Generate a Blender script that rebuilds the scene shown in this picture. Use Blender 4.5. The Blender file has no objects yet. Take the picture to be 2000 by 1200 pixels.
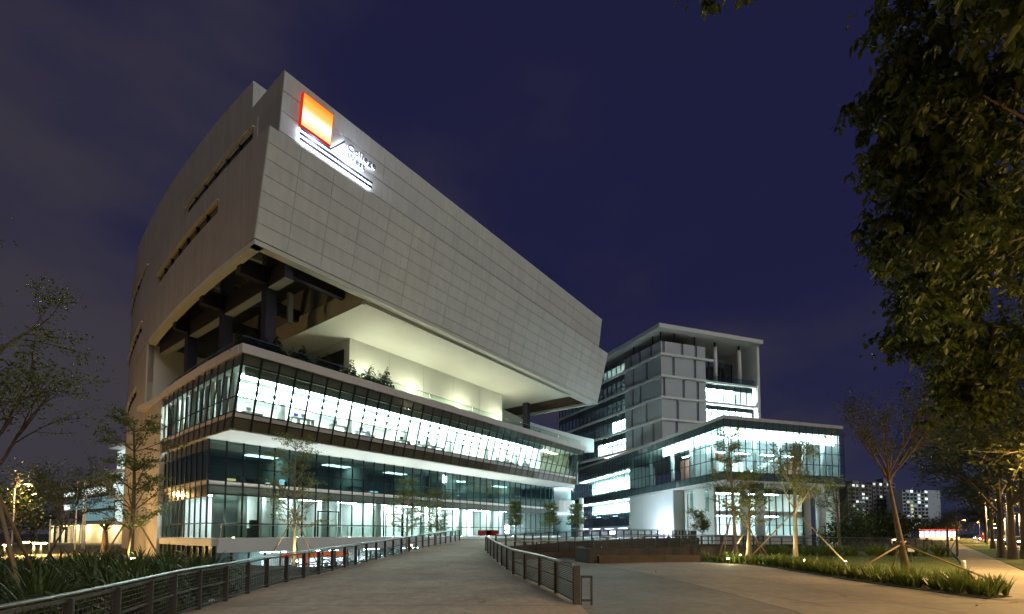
import bpy, math, random
import numpy as np
from mathutils import Vector, Matrix, Quaternion
R = math.radians
S = bpy.context.scene
COL = S.collection
rng = random.Random(11)
nrg = np.random.default_rng(5)

# ------------------------------------------------------------------ camera
F_PX, U0, H = 944.0, 1000.0, 1.95
PITCH = R(3.0)
V0 = 1043.0 - F_PX * math.tan(PITCH)
cam_d = bpy.data.cameras.new('camera')
cam_d.sensor_width = 36.0
cam_d.lens = F_PX / 2000.0 * 36.0
cam_d.shift_y = (V0 - 600.0) / 2000.0
cam_d.clip_start = 0.1
cam_d.clip_end = 6000
cam = bpy.data.objects.new('camera', cam_d)
cam.location = (0, 0, H)
cam.rotation_euler = (math.pi / 2 + PITCH, 0, 0)
COL.objects.link(cam)
S.camera = cam

# ------------------------------------------------------------------ world: night sky with lit cloud
W = bpy.data.worlds.new('World'); S.world = W; W.use_nodes = True
nt = W.node_tree; nt.nodes.clear()
def wn(t, **k):
    n = nt.nodes.new(t)
    for a, b in k.items(): setattr(n, a, b)
    return n
w_out = wn('ShaderNodeOutputWorld'); w_bg = wn('ShaderNodeBackground')
tc = wn('ShaderNodeTexCoord'); sep = wn('ShaderNodeSeparateXYZ')
nt.links.new(tc.outputs['Generated'], sep.inputs[0])
ramp = wn('ShaderNodeValToRGB')
ramp.color_ramp.elements[0].position = 0.0; ramp.color_ramp.elements[0].color = (0.018, 0.0215, 0.058, 1)
ramp.color_ramp.elements[1].position = 1.0; ramp.color_ramp.elements[1].color = (0.0122, 0.0120, 0.043, 1)
e = ramp.color_ramp.elements.new(0.45); e.color = (0.0124, 0.0128, 0.048, 1)
nt.links.new(sep.outputs['Z'], ramp.inputs[0])
mp = wn('ShaderNodeMapping'); mp.inputs['Scale'].default_value = (1.6, 1.6, 3.4); mp.inputs['Location'].default_value = (3.1, 0.4, 1.7)
nt.links.new(tc.outputs['Generated'], mp.inputs[0])
nz = wn('ShaderNodeTexNoise'); nz.inputs['Scale'].default_value = 1.5; nz.inputs['Detail'].default_value = 7; nz.inputs['Roughness'].default_value = 0.5
nt.links.new(mp.outputs[0], nz.inputs['Vector'])
# clouds thicken towards the west (-x), as in the photograph
az = wn('ShaderNodeMapRange'); az.inputs[1].default_value = 0.55; az.inputs[2].default_value = -0.75; az.inputs[3].default_value = -0.17; az.inputs[4].default_value = 0.22
nt.links.new(sep.outputs['X'], az.inputs[0])
addn = wn('ShaderNodeMath', operation='ADD'); nt.links.new(nz.outputs['Fac'], addn.inputs[0]); nt.links.new(az.outputs[0], addn.inputs[1])
cr = wn('ShaderNodeMapRange'); cr.interpolation_type = 'SMOOTHSTEP'
cr.inputs[1].default_value = 0.20; cr.inputs[2].default_value = 0.74; cr.inputs[3].default_value = 0.0; cr.inputs[4].default_value = 1.0
elv = wn('ShaderNodeMath', operation='MULTIPLY_ADD'); elv.inputs[1].default_value = -0.36; nt.links.new(sep.outputs['Z'], elv.inputs[0]); nt.links.new(addn.outputs[0], elv.inputs[2]); nt.links.new(elv.outputs[0], cr.inputs[0])
mixc = wn('ShaderNodeMixRGB'); mixc.inputs[2].default_value = (0.046, 0.041, 0.053, 1)
nt.links.new(cr.outputs[0], mixc.inputs[0]); nt.links.new(ramp.outputs[0], mixc.inputs[1])
nt.links.new(mixc.outputs[0], w_bg.inputs[0]); w_bg.inputs[1].default_value = 1.0
nt.links.new(w_bg.outputs[0], w_out.inputs[0])

# ------------------------------------------------------------------ the soft glow of the lit city, very broad and weak
sd = bpy.data.lights.new('sun', 'SUN'); sd.energy = 0.76; sd.angle = R(40); sd.color = (1.0, 0.985, 0.90)
sun = bpy.data.objects.new('sun', sd); COL.objects.link(sun)
to_light = Vector((0.50, -0.74, 0.56)).normalized()
sun.rotation_euler = to_light.to_track_quat('Z', 'Y').to_euler()

S.view_settings.view_transform = 'Standard'
S.view_settings.look = 'None'
S.view_settings.gamma = 1.0
S.view_settings.exposure = 0.0
S.view_settings.use_curve_mapping = False
S.render.engine = 'CYCLES'
S.cycles.use_denoising = True
S.cycles.max_bounces = 6
S.cycles.diffuse_bounces = 3
S.cycles.glossy_bounces = 3
S.cycles.transmission_bounces = 4
S.cycles.transparent_max_bounces = 32
S.cycles.sample_clamp_indirect = 8.0
S.cycles.caustics_reflective = False
S.cycles.caustics_refractive = False

# ------------------------------------------------------------------ pixel helpers (a pixel is a direction; depth from the ground or from size)
def ray(u, v):
    a = (u - U0) / F_PX; b = (V0 - v) / F_PX
    return Vector((a, math.cos(PITCH) - b * math.sin(PITCH), math.sin(PITCH) + b * math.cos(PITCH)))
def onz(u, v, z):
    d = ray(u, v); return Vector((0, 0, H)) + d * ((z - H) / d.z)
def ony(u, v, y):
    d = ray(u, v); return Vector((0, 0, H)) + d * (y / d.y)

# ------------------------------------------------------------------ materials
MATS = {}
def mat(name, col, rough=0.6, metal=0.0, spec=0.5, emit=None, estr=0.0, var=0.0, vscale=2.0, bump=0.0, bscale=30.0, coord='Object', col2=None, streak=0.0):
    m = bpy.data.materials.new(name); m.use_nodes = True
    t = m.node_tree; b = t.nodes['Principled BSDF']
    b.inputs['Base Color'].default_value = (*col, 1)
    b.inputs['Roughness'].default_value = rough
    b.inputs['Metallic'].default_value = metal
    b.inputs['Specular IOR Level'].default_value = spec
    if emit:
        b.inputs['Emission Color'].default_value = (*emit, 1); b.inputs['Emission Strength'].default_value = estr
    if var or bump or col2:
        c = t.nodes.new('ShaderNodeTexCoord')
        if coord == 'World':
            g = t.nodes.new('ShaderNodeNewGeometry'); vec = g.outputs['Position']
        else: vec = c.outputs['Object']
    if var or col2:
        n = t.nodes.new('ShaderNodeTexNoise'); n.inputs['Scale'].default_value = vscale; n.inputs['Detail'].default_value = 8; n.inputs['Roughness'].default_value = 0.62
        t.links.new(vec, n.inputs['Vector'])
        mr = t.nodes.new('ShaderNodeMapRange'); mr.inputs[1].default_value = 0.3; mr.inputs[2].default_value = 0.7
        t.links.new(n.outputs['Fac'], mr.inputs[0])
        mx = t.nodes.new('ShaderNodeMixRGB')
        c2 = col2 or tuple(x * (1 - var) for x in col)
        mx.inputs[1].default_value = (*c2, 1); mx.inputs[2].default_value = (*col, 1)
        t.links.new(mr.outputs[0], mx.inputs[0])
        # per-object tint so that alike pieces are not identical
        oi = t.nodes.new('ShaderNodeObjectInfo'); r2 = t.nodes.new('ShaderNodeMapRange'); r2.inputs[3].default_value = 0.97; r2.inputs[4].default_value = 1.03
        t.links.new(oi.outputs['Random'], r2.inputs[0])
        mu = t.nodes.new('ShaderNodeMixRGB'); mu.blend_type = 'MULTIPLY'; mu.inputs[0].default_value = 1
        t.links.new(mx.outputs[0], mu.inputs[1]); t.links.new(r2.outputs[0], mu.inputs[2])
        last = mu
        if streak or coord == 'World':
            for sc_, lo in (((2.2, 2.2, 0.10), 1 - streak),) if streak else (((0.22, 0.22, 0.22), 0.74), ((9.0, 2.2, 9.0), 0.88), ((3.1, 3.1, 3.1), 0.86)):
                mpn = t.nodes.new('ShaderNodeMapping'); mpn.inputs['Scale'].default_value = sc_; t.links.new(vec, mpn.inputs[0])
                n3 = t.nodes.new('ShaderNodeTexNoise'); n3.inputs['Scale'].default_value = 1.0; n3.inputs['Detail'].default_value = 6; t.links.new(mpn.outputs[0], n3.inputs['Vector'])
                r3 = t.nodes.new('ShaderNodeMapRange'); r3.inputs[1].default_value = 0.32; r3.inputs[2].default_value = 0.66; r3.inputs[3].default_value = lo; r3.inputs[4].default_value = 1.06
                t.links.new(n3.outputs['Fac'], r3.inputs[0]); m3 = t.nodes.new('ShaderNodeMixRGB'); m3.blend_type = 'MULTIPLY'; m3.inputs[0].default_value = 1
                t.links.new(last.outputs[0], m3.inputs[1]); t.links.new(r3.outputs[0], m3.inputs[2]); last = m3
        t.links.new(last.outputs[0], b.inputs['Base Color'])
    if bump:
        n2 = t.nodes.new('ShaderNodeTexNoise'); n2.inputs['Scale'].default_value = bscale; n2.inputs['Detail'].default_value = 6
        t.links.new(vec, n2.inputs['Vector'])
        bp = t.nodes.new('ShaderNodeBump'); bp.inputs['Strength'].default_value = bump; bp.inputs['Distance'].default_value = 0.02
        t.links.new(n2.outputs['Fac'], bp.inputs['Height']); t.links.new(bp.outputs[0], b.inputs['Normal'])
    MATS[name] = m
    return m
def glass(name, tint, refl=0.12, rough=0.02):
    m = bpy.data.materials.new(name); m.use_nodes = True
    t = m.node_tree; t.nodes.clear()
    o = t.nodes.new('ShaderNodeOutputMaterial'); tr = t.nodes.new('ShaderNodeBsdfTransparent'); tr.inputs[0].default_value = (*tint, 1)
    gl = t.nodes.new('ShaderNodeBsdfGlossy'); gl.inputs['Roughness'].default_value = rough; gl.inputs[0].default_value = (0.85, 0.95, 0.92, 1)
    fr = t.nodes.new('ShaderNodeLayerWeight'); fr.inputs['Blend'].default_value = 0.25
    mr = t.nodes.new('ShaderNodeMapRange'); mr.inputs[3].default_value = refl * 0.5; mr.inputs[4].default_value = min(1, refl * 2.4)
    t.links.new(fr.outputs['Fresnel'], mr.inputs[0])
    mx = t.nodes.new('ShaderNodeMixShader'); t.links.new(mr.outputs[0], mx.inputs[0]); t.links.new(tr.outputs[0], mx.inputs[1]); t.links.new(gl.outputs[0], mx.inputs[2])
    t.links.new(mx.outputs[0], o.inputs[0])
    MATS[name] = m; return m
def leafmat(name, col, col2, trans=0.35, scale=1.2):
    m = bpy.data.materials.new(name); m.use_nodes = True
    t = m.node_tree; t.nodes.clear()
    o = t.nodes.new('ShaderNodeOutputMaterial'); d = t.nodes.new('ShaderNodeBsdfPrincipled'); d.inputs['Roughness'].default_value = 0.45
    g = t.nodes.new('ShaderNodeNewGeometry')
    n = t.nodes.new('ShaderNodeTexNoise'); n.inputs['Scale'].default_value = scale; n.inputs['Detail'].default_value = 3
    t.links.new(g.outputs['Position'], n.inputs['Vector'])
    ad = t.nodes.new('ShaderNodeMath'); ad.operation = 'MULTIPLY_ADD'; ad.inputs[1].default_value = 0.6
    t.links.new(g.outputs['Random Per Island'], ad.inputs[0]); t.links.new(n.outputs['Fac'], ad.inputs[2])
    mr = t.nodes.new('ShaderNodeMapRange'); mr.inputs[1].default_value = 0.45; mr.inputs[2].default_value = 1.1
    t.links.new(ad.outputs[0], mr.inputs[0])
    mx = t.nodes.new('ShaderNodeMixRGB'); mx.inputs[1].default_value = (*col, 1); mx.inputs[2].default_value = (*col2, 1); t.links.new(mr.outputs[0], mx.inputs[0])
    tl = t.nodes.new('ShaderNodeBsdfTranslucent')
    t.links.new(mx.outputs[0], d.inputs['Base Color']); t.links.new(mx.outputs[0], tl.inputs[0])
    ms = t.nodes.new('ShaderNodeMixShader'); ms.inputs[0].default_value = trans
    t.links.new(d.outputs[0], ms.inputs[1]); t.links.new(tl.outputs[0], ms.inputs[2]); t.links.new(ms.outputs[0], o.inputs[0])
    MATS[name] = m; return m
def emis(name, col, s):
    m = bpy.data.materials.new(name); m.use_nodes = True
    t = m.node_tree; t.nodes.clear()
    o = t.nodes.new('ShaderNodeOutputMaterial'); em = t.nodes.new('ShaderNodeEmission'); em.inputs[0].default_value = (*col, 1); em.inputs[1].default_value = s
    t.links.new(em.outputs[0], o.inputs[0]); MATS[name] = m; return m

mat('panel', (0.72, 0.715, 0.66), 0.42, var=0.05, vscale=0.4, bump=0.03, bscale=1.5, streak=0.06)
mat('panel_back', (0.50, 0.49, 0.45), 0.8)
mat('tower_paint', (0.48, 0.52, 0.535), 0.55, var=0.08, vscale=0.5)
mat('slit_glass', (0.012, 0.013, 0.02), 0.12)
mat('slot_glass', (0.16, 0.165, 0.22), 0.3)
mat('sign_metal', (0.10, 0.10, 0.13), 0.5)
mat('render_wall', (0.50, 0.44, 0.385), 0.75, var=0.14, vscale=0.35, bump=0.08, bscale=14, streak=0.12)
mat('cream', (0.66, 0.66, 0.57), 0.7, var=0.08, vscale=0.4)
mat('white_paint', (0.74, 0.74, 0.71), 0.55, var=0.08, vscale=0.5)
mat('band', (0.62, 0.56, 0.52), 0.5, var=0.10, vscale=0.7)
mat('soffit', (0.70, 0.70, 0.67), 0.7, var=0.06, vscale=0.3)
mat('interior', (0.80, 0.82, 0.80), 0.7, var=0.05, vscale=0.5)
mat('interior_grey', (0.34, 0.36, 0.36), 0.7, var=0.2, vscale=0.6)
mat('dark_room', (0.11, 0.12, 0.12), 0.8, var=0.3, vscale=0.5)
mat('office_floor', (0.30, 0.29, 0.27), 0.5, var=0.2, vscale=1)
mat('mullion', (0.018, 0.022, 0.022), 0.4, metal=0.5)
mat('steel_dark', (0.035, 0.035, 0.038), 0.45, metal=0.6)
mat('beam', (0.022, 0.020, 0.030), 0.6)
mat('beam_light', (0.26, 0.28, 0.24), 0.6)
mat('frame_panel', (0.17, 0.18, 0.15), 0.7, var=0.2, vscale=0.5)
mat('spandrel', (0.10, 0.115, 0.095), 0.12, spec=0.8, var=0.25, vscale=0.8)
mat('spandrel_brown', (0.14, 0.115, 0.07), 0.10, spec=0.9, var=0.35, vscale=0.7)
mat('spandrel_teal', (0.09, 0.14, 0.14), 0.12, spec=0.8, var=0.25, vscale=0.8)
mat('fence_metal', (0.085, 0.080, 0.074), 0.5, metal=0.3, var=0.3, vscale=3)
mat('handrail', (0.42, 0.42, 0.41), 0.28, metal=0.9)
mat('corten', (0.135, 0.09, 0.052), 0.8, var=0.5, vscale=1.1, bump=0.15)
mat('retaining', (0.095, 0.076, 0.060), 0.8, var=0.4, vscale=0.9, bump=0.1)
mat('concrete', (0.62, 0.49, 0.355), 0.75, var=0.36, vscale=0.55, bump=0.22, bscale=24, coord='World')
mat('paving_grey', (0.30, 0.26, 0.205), 0.75, var=0.28, vscale=0.5, bump=0.2, bscale=24, coord='World')
mat('plaza', (0.42, 0.345, 0.255), 0.75, var=0.22, vscale=0.4, bump=0.18, bscale=24, coord='World')
mat('footpath', (0.45, 0.38, 0.27), 0.75, var=0.25, vscale=0.6, bump=0.2, coord='World')
mat('asphalt', (0.06, 0.058, 0.055), 0.6, var=0.3, vscale=0.8, bump=0.2, coord='World')
mat('road_paint', (0.75, 0.75, 0.72), 0.6)
mat('soil', (0.055, 0.05, 0.032), 0.95, var=0.5, vscale=0.8, bump=0.4, bscale=6, coord='World', col2=(0.03, 0.04, 0.016))
mat('lawn', (0.15, 0.19, 0.035), 0.9, var=0.45, vscale=1.4, bump=0.6, bscale=40, coord='World')
mat('bark', (0.15, 0.105, 0.065), 0.85, var=0.5, vscale=6, bump=0.5, bscale=18)
mat('bark_pale', (0.33, 0.26, 0.16), 0.85, var=0.45, vscale=6, bump=0.4, bscale=18)
mat('stake', (0.33, 0.23, 0.12), 0.8, var=0.3, vscale=5)
mat('black', (0.012, 0.012, 0.013), 0.6)
mat('rubber', (0.02, 0.02, 0.02), 0.8)
mat('tile_red', (0.45, 0.03, 0.03), 0.5)
mat('yellow_plastic', (0.55, 0.45, 0.05), 0.4)
mat('paper', (0.75, 0.73, 0.68), 0.8)
mat('dry_leaf', (0.12, 0.07, 0.03), 0.8)
mat('white_post', (0.75, 0.75, 0.72), 0.5)
mat('wood_wall', (0.48, 0.22, 0.15), 0.6, var=0.25, vscale=1.2)
mat('apartment', (0.30, 0.28, 0.29), 0.8, var=0.1, vscale=0.1)
mat('apartment_pale', (0.60, 0.68, 0.75), 0.8, var=0.1, vscale=0.1)
mat('car_dark', (0.05, 0.055, 0.07), 0.25, metal=0.4)
mat('car_silver', (0.45, 0.46, 0.48), 0.25, metal=0.5)
mat('car_red', (0.35, 0.03, 0.03), 0.25)
mat('bus_body', (0.7, 0.7, 0.75), 0.3)
mat('furniture', (0.25, 0.24, 0.22), 0.6)
mat('furniture_blue', (0.12, 0.13, 0.5), 0.6)
mat('furniture_red', (0.6, 0.12, 0.05), 0.6)
glass('glass', (0.88, 0.965, 0.945), 0.10)
glass('glass_dark', (0.72, 0.84, 0.83), 0.16)
glass('glass_teal', (0.76, 0.91, 0.92), 0.14)
glass('glass_rail', (0.84, 0.92, 0.88), 0.05)
leafmat('leaf_big', (0.040, 0.062, 0.012), (0.13, 0.165, 0.03), 0.35, 0.8)
leafmat('leaf_street', (0.04, 0.055, 0.012), (0.09, 0.10, 0.02))
leafmat('leaf_tier', (0.10, 0.135, 0.03), (0.21, 0.24, 0.055), 0.4)
leafmat('leaf_dark', (0.022, 0.04, 0.012), (0.045, 0.07, 0.02))
leafmat('leaf_strap', (0.035, 0.065, 0.016), (0.095, 0.135, 0.03), 0.25)
leafmat('leaf_border', (0.12, 0.17, 0.03), (0.24, 0.29, 0.05), 0.3, 3)
leafmat('leaf_feather', (0.06, 0.055, 0.02), (0.10, 0.085, 0.03))
emis('light_white', (0.88, 1.0, 1.0), 80.0)
emis('light_bright', (0.78, 1.0, 1.0), 600.0)
emis('light_panel', (0.86, 1.0, 0.98), 21.0)
emis('light_fill', (0.55, 0.95, 0.85), 7.0)
emis('light_soft', (0.86, 1.0, 0.98), 55.0)
emis('light_cove', (0.93, 1.0, 1.0), 14.0)
emis('light_yellow', (1.0, 1.0, 0.42), 45.0)
emis('light_sodium', (1.0, 0.55, 0.12), 60.0)
emis('light_sodium_far', (1.0, 0.60, 0.18), 40.0)
emis('light_uplight', (1.0, 0.93, 0.60), 60.0)
emis('light_blue', (0.62, 0.72, 1.0), 14.0)
emis('light_red', (1.0, 0.06, 0.02), 12.0)
emis('light_head', (1.0, 0.86, 0.55), 120.0)
emis('sign_halo', (0.74, 0.80, 1.0), 13.0)
emis('letter_halo', (0.74, 0.80, 1.0), 4.2)
emis('screen_blue', (0.55, 0.85, 1.0), 1.2)
emis('screen_warm', (1.0, 0.80, 0.30), 1.0)
emis('shop_white', (0.85, 0.88, 1.0), 4.0)
emis('shop_orange', (1.0, 0.16, 0.03), 0.8)
emis('win_white', (0.80, 1.0, 0.95), 0.9)
emis('win_yellow', (1.0, 0.92, 0.45), 0.7)
emis('win_cyan', (0.45, 0.80, 0.85), 0.35)
emis('win_bright', (0.92, 1.0, 1.0), 1.6)
# sign face: lit from inside by tubes along its lower half
def sign_face():
    m = emis('sign_orange', (1.0, 0.2, 0.03), 1.5); t = m.node_tree; em = [n for n in t.nodes if n.type == 'EMISSION'][0]
    c = t.nodes.new('ShaderNodeTexCoord'); s = t.nodes.new('ShaderNodeSeparateXYZ'); t.links.new(c.outputs['Generated'], s.inputs[0])
    r = t.nodes.new('ShaderNodeValToRGB'); r.color_ramp.interpolation = 'EASE'
    r.color_ramp.elements[0].position = 0.0; r.color_ramp.elements[0].color = (1.0, 0.55, 0.2, 1)
    r.color_ramp.elements[1].position = 1.0; r.color_ramp.elements[1].color = (1.0, 0.22, 0.02, 1)
    e2 = r.color_ramp.elements.new(0.34); e2.color = (1.0, 0.95, 0.75, 1)
    e3 = r.color_ramp.elements.new(0.7); e3.color = (1.0, 0.42, 0.07, 1)
    t.links.new(s.outputs['Z'], r.inputs[0]); t.links.new(r.outputs[0], em.inputs[0])
sign_face()
emis('sign_rim', (1.0, 0.03, 0.01), 0.7)

# ------------------------------------------------------------------ mesh helpers
class MB:
    def __init__(s): s.v = []; s.f = []
    def quad(s, a, b, c, d):
        n = len(s.v); s.v += [tuple(a), tuple(b), tuple(c), tuple(d)]; s.f.append((n, n+1, n+2, n+3)); return s
    def hexa(s, p):          # 8 points: bottom ring 0-3, top ring 4-7
        n = len(s.v); s.v += [tuple(q) for q in p]
        for f in ((0,3,2,1),(4,5,6,7),(0,1,5,4),(1,2,6,5),(2,3,7,6),(3,0,4,7)): s.f.append(tuple(n+i for i in f))
        return s
    def box(s, x0, x1, y0, y1, z0, z1):
        return s.hexa([(x0,y0,z0),(x1,y0,z0),(x1,y1,z0),(x0,y1,z0),(x0,y0,z1),(x1,y0,z1),(x1,y1,z1),(x0,y1,z1)])
    def wallseg(s, a, b, th, z0, z1, z0b=None, z1b=None):   # upright slab from plan point a to b, thickness to the left of a->b
        a = Vector((a[0], a[1])); b = Vector((b[0], b[1])); d = (b - a).normalized(); n = Vector((-d.y, d.x)) * th
        z0b = z0 if z0b is None else z0b; z1b = z1 if z1b is None else z1b
        return s.hexa([(a.x,a.y,z0),(b.x,b.y,z0b),(b.x+n.x,b.y+n.y,z0b),(a.x+n.x,a.y+n.y,z0),(a.x,a.y,z1),(b.x,b.y,z1b),(b.x+n.x,b.y+n.y,z1b),(a.x+n.x,a.y+n.y,z1)])
    def poly(s, pts, z0, z1):  # extruded plan polygon
        n = len(s.v); k = len(pts)
        s.v += [(p[0], p[1], z0) for p in pts] + [(p[0], p[1], z1) for p in pts]
        s.f.append(tuple(n + i for i in reversed(range(k)))); s.f.append(tuple(n + k + i for i in range(k)))
        for i in range(k): j = (i + 1) % k; s.f.append((n+i, n+j, n+k+j, n+k+i))
        return s
    def bar(s, a, b, w, h=None):   # square bar between two points
        a = Vector(a); b = Vector(b); h = h or w; d = (b - a)
        if d.length < 1e-6: return s
        d.normalize(); up = Vector((0,0,1)) if abs(d.z) < 0.95 else Vector((1,0,0))
        x = d.cross(up).normalized() * (w/2); y = x.cross(d).normalized() * (h/2)
        return s.hexa([a-x-y, a+x-y, a+x+y, a-x+y, b-x-y, b+x-y, b+x+y, b-x+y])
    def tube(s, pts, rad, n=6, cap=True):
        pts = [Vector(p) for p in pts]
        if not isinstance(rad, (list, tuple)): rad = [rad] * len(pts)
        base = len(s.v); prev = None
        for i, p in enumerate(pts):
            d = (pts[min(i+1, len(pts)-1)] - pts[max(i-1, 0)]).normalized()
            if prev is None:
                up = Vector((0,0,1)) if abs(d.z) < 0.9 else Vector((1,0,0)); x = d.cross(up).normalized()
            else:
                x = (prev - d * prev.dot(d)); x = x.normalized() if x.length > 1e-6 else prev
            prev = x; y = d.cross(x)
            for k in range(n):
                a = 2 * math.pi * k / n; q = p + (x * math.cos(a) + y * math.sin(a)) * rad[i]; s.v.append(tuple(q))
        for i in range(len(pts) - 1):
            for k in range(n):
                k2 = (k + 1) % n; s.f.append((base+i*n+k, base+i*n+k2, base+(i+1)*n+k2, base+(i+1)*n+k))
        if cap:
            s.f.append(tuple(base + k for k in reversed(range(n)))); e = base + (len(pts)-1)*n; s.f.append(tuple(e + k for k in range(n)))
        return s
    def lathe(s, prof, n=12, c=(0,0,0)):
        base = len(s.v); m = len(prof)
        for r, z in prof:
            for k in range(n):
                a = 2*math.pi*k/n; s.v.append((c[0]+r*math.cos(a), c[1]+r*math.sin(a), c[2]+z))
        for i in range(m-1):
            for k in range(n):
                k2=(k+1)%n; s.f.append((base+i*n+k, base+i*n+k2, base+(i+1)*n+k2, base+(i+1)*n+k))
        s.f.append(tuple(base+k for k in reversed(range(n)))); s.f.append(tuple(base+(m-1)*n+k for k in range(n)))
        return s
    def mesh(s, name, m, smooth=False):
        me = bpy.data.meshes.new(name); me.from_pydata(s.v, [], s.f)
        if m: me.materials.append(MATS[m] if isinstance(m, str) else m)
        if smooth: me.polygons.foreach_set('use_smooth', [True] * len(me.polygons))
        me.update(); return me
    def build(s, name, m, parent=None, smooth=False, kind=None, label=None):
        return link(name, s.mesh(name, m, smooth), parent, kind, label)
def link(name, data, parent=None, kind=None, label=None):
    o = bpy.data.objects.new(name, data); COL.objects.link(o)
    if parent: o.parent = parent
    if kind: o['kind'] = kind
    if label: o['label'] = label
    return o
def empty(name, loc=(0,0,0), rz=0.0):
    o = bpy.data.objects.new(name, None); COL.objects.link(o); o.location = loc; o.rotation_euler = (0,0,rz); o.empty_display_size = 0.3
    return o
def tag(o, label, cat, group=None):
    o['label'] = label; o['category'] = cat
    if group: o['group'] = group
    return o
def struct(o): o['kind'] = 'structure'; return o
def copy_tree(o, parent=None):
    c = o.copy(); COL.objects.link(c); c.parent = parent
    for ch in list(o.children): copy_tree(ch, c)
    return c
def lamp(name, loc, watt, col, parent=None, size=0.1, spot=None, aim=None):
    l = bpy.data.lights.new(name, 'SPOT' if spot else 'POINT'); l.energy = watt; l.color = col; l.shadow_soft_size = size
    o = bpy.data.objects.new(name, l); COL.objects.link(o); o.location = loc
    if parent: o.parent = parent
    if spot:
        l.spot_size = R(spot); l.spot_blend = 0.6
        o.rotation_euler = (-Vector(aim)).to_track_quat('Z', 'Y').to_euler()
    return o
def arrays_mesh(name, V, Fq, m, smooth=False):
    me = bpy.data.meshes.new(name); n = len(V); k = len(Fq); w = Fq.shape[1]
    me.vertices.add(n); me.vertices.foreach_set('co', V.astype(np.float32).ravel())
    me.loops.add(k*w); me.loops.foreach_set('vertex_index', Fq.astype(np.int32).ravel())
    me.polygons.add(k); me.polygons.foreach_set('loop_start', np.arange(0, k*w, w, dtype=np.int32))
    me.materials.append(MATS[m]); me.update(calc_edges=True); me.validate(); return me
def lerp(a, b, t): return a + (b - a) * t
def interp(x, tab):
    return float(np.interp(x, [p[0] for p in tab], [p[1] for p in tab]))
def sstep(x, a, b):
    t = min(1, max(0, (x - a) / (b - a))); return t*t*(3-2*t)

# ------------------------------------------------------------------ frame of the left building
PA = Vector((-20.26, 36.86, 0.0)); ANG_A = math.atan2(0.8, 0.6)
D1 = Vector((0.6, 0.8, 0)); D2 = Vector((-0.8, 0.6, 0))
def a_loc(p): q = Vector(p) - PA; return q.dot(D1), q.dot(D2)
def a_wld(t, d, z=0.0): return PA + D1*t + D2*d + Vector((0,0,z))
def cw(d): return 0.00212 * max(0.0, d) ** 2          # plan curve of the west wall

# ================================================================== GROUND
PATH_Z = [(-20, 0), (13.5, 0.0), (17, 0.10), (21.6, 0.20), (25.3, 0.33), (31.5, 0.58), (35, 0.76), (47, 1.30), (60, 1.30)]
XL = [(-12, -6.0), (4, -6.0), (6, -6.2), (8, -6.8), (11.9, -8.1), (16.7, -8.6), (21.6, -8.5), (25.3, -8.3), (31, -7.75), (38, -6.7), (47, -5.1)]
XR = [(-12, 1.9), (13.5, 1.85), (16.5, 1.3), (20.8, 0.2), (26.6, -0.65), (31.5, -1.35), (34.5, -1.75), (36, -1.2), (38, 0.6), (41, 3.2), (44, 6.8), (47, 11.0)]
def pz(y): return interp(y, PATH_Z)
def gz(x, y):
    t, d = a_loc((x, y, 0))
    k = sstep(d, -11.0, 1.0) * (1 - sstep(d, 30, 34)) * sstep(t, -2, 4) * (1 - sstep(t, 30, 36))
    rough = 0.05 * math.sin(x*0.9) * math.sin(y*0.7)
    return -0.06 - 3.1 * k + (rough - 0.05) * (1 if (x < -9 or y > 60) else 0)
xs = [-2500, -900, -350, -150, -90] + list(np.arange(-60, 60.1, 1.5)) + [75, 100, 150, 350, 900, 2500]
ys = [-400, -120, -40] + list(np.arange(-12, 110.1, 1.5)) + [130, 170, 260, 500, 1200, 3500]
V = np.array([(x, y, gz(x, y)) for y in ys for x in xs]); nx = len(xs)
Fq = np.array([(j*nx+i, j*nx+i+1, (j+1)*nx+i+1, (j+1)*nx+i) for j in range(len(ys)-1) for i in range(nx-1)])
struct(link('ground', arrays_mesh('ground', V, Fq, 'soil')))

def ribbon(name, rows, m, th=0.0, kind='structure', z_of=None, bottom=None):
    """rows: (xl, yl, xr, yr, z). Solid strip with skirts down to bottom."""
    b = MB(); nn = 5
    for i in range(len(rows)-1):
        A, B = rows[i], rows[i+1]
        for k in range(nn):
            f0, f1 = k/nn, (k+1)/nn
            p = lambda r, f: (lerp(r[0], r[2], f), lerp(r[1], r[3], f), r[4])
            b.quad(p(A,f0), p(A,f1), p(B,f1), p(B,f0))
        if bottom is not None:
            b.quad((A[0],A[1],bottom),(A[0],A[1],A[4]),(B[0],B[1],B[4]),(B[0],B[1],bottom))
            b.quad((B[2],B[3],bottom),(B[2],B[3],B[4]),(A[2],A[3],A[4]),(A[2],A[3],bottom))
    if bottom is not None:
        A = rows[-1]; b.quad((A[0],A[1],bottom),(A[0],A[1],A[4]),(A[2],A[3],A[4]),(A[2],A[3],bottom))
    o = b.build(name, m); o['kind'] = kind; return o
yy = list(np.arange(-12, 13.6, 3)) + list(np.arange(13.5, 47.01, 0.75)) + [47]
yy = sorted(set(round(float(y), 3) for y in yy))
ribbon('ramp_path', [(interp(y, XL), y, interp(y, XR), y, pz(y) + 0.012) for y in yy], 'concrete', bottom=-3.4)
# upper forecourt between the two buildings
fc = [(-5.1, 47), a_wld(17.3, 5.6)[:2], a_wld(30, 6.0)[:2], a_wld(60, 9.0)[:2], (12, 105), (22, 112), (26.5, 92), (27, 73), (22.5, 59), (16.5, 51.3), (11.0, 47)]
MBf = MB(); MBf.poly([(p[0], p[1]) for p in fc[0:1] + fc[2:]], -3.4, 1.302); struct(MBf.build('forecourt', 'paving_grey'))
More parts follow.
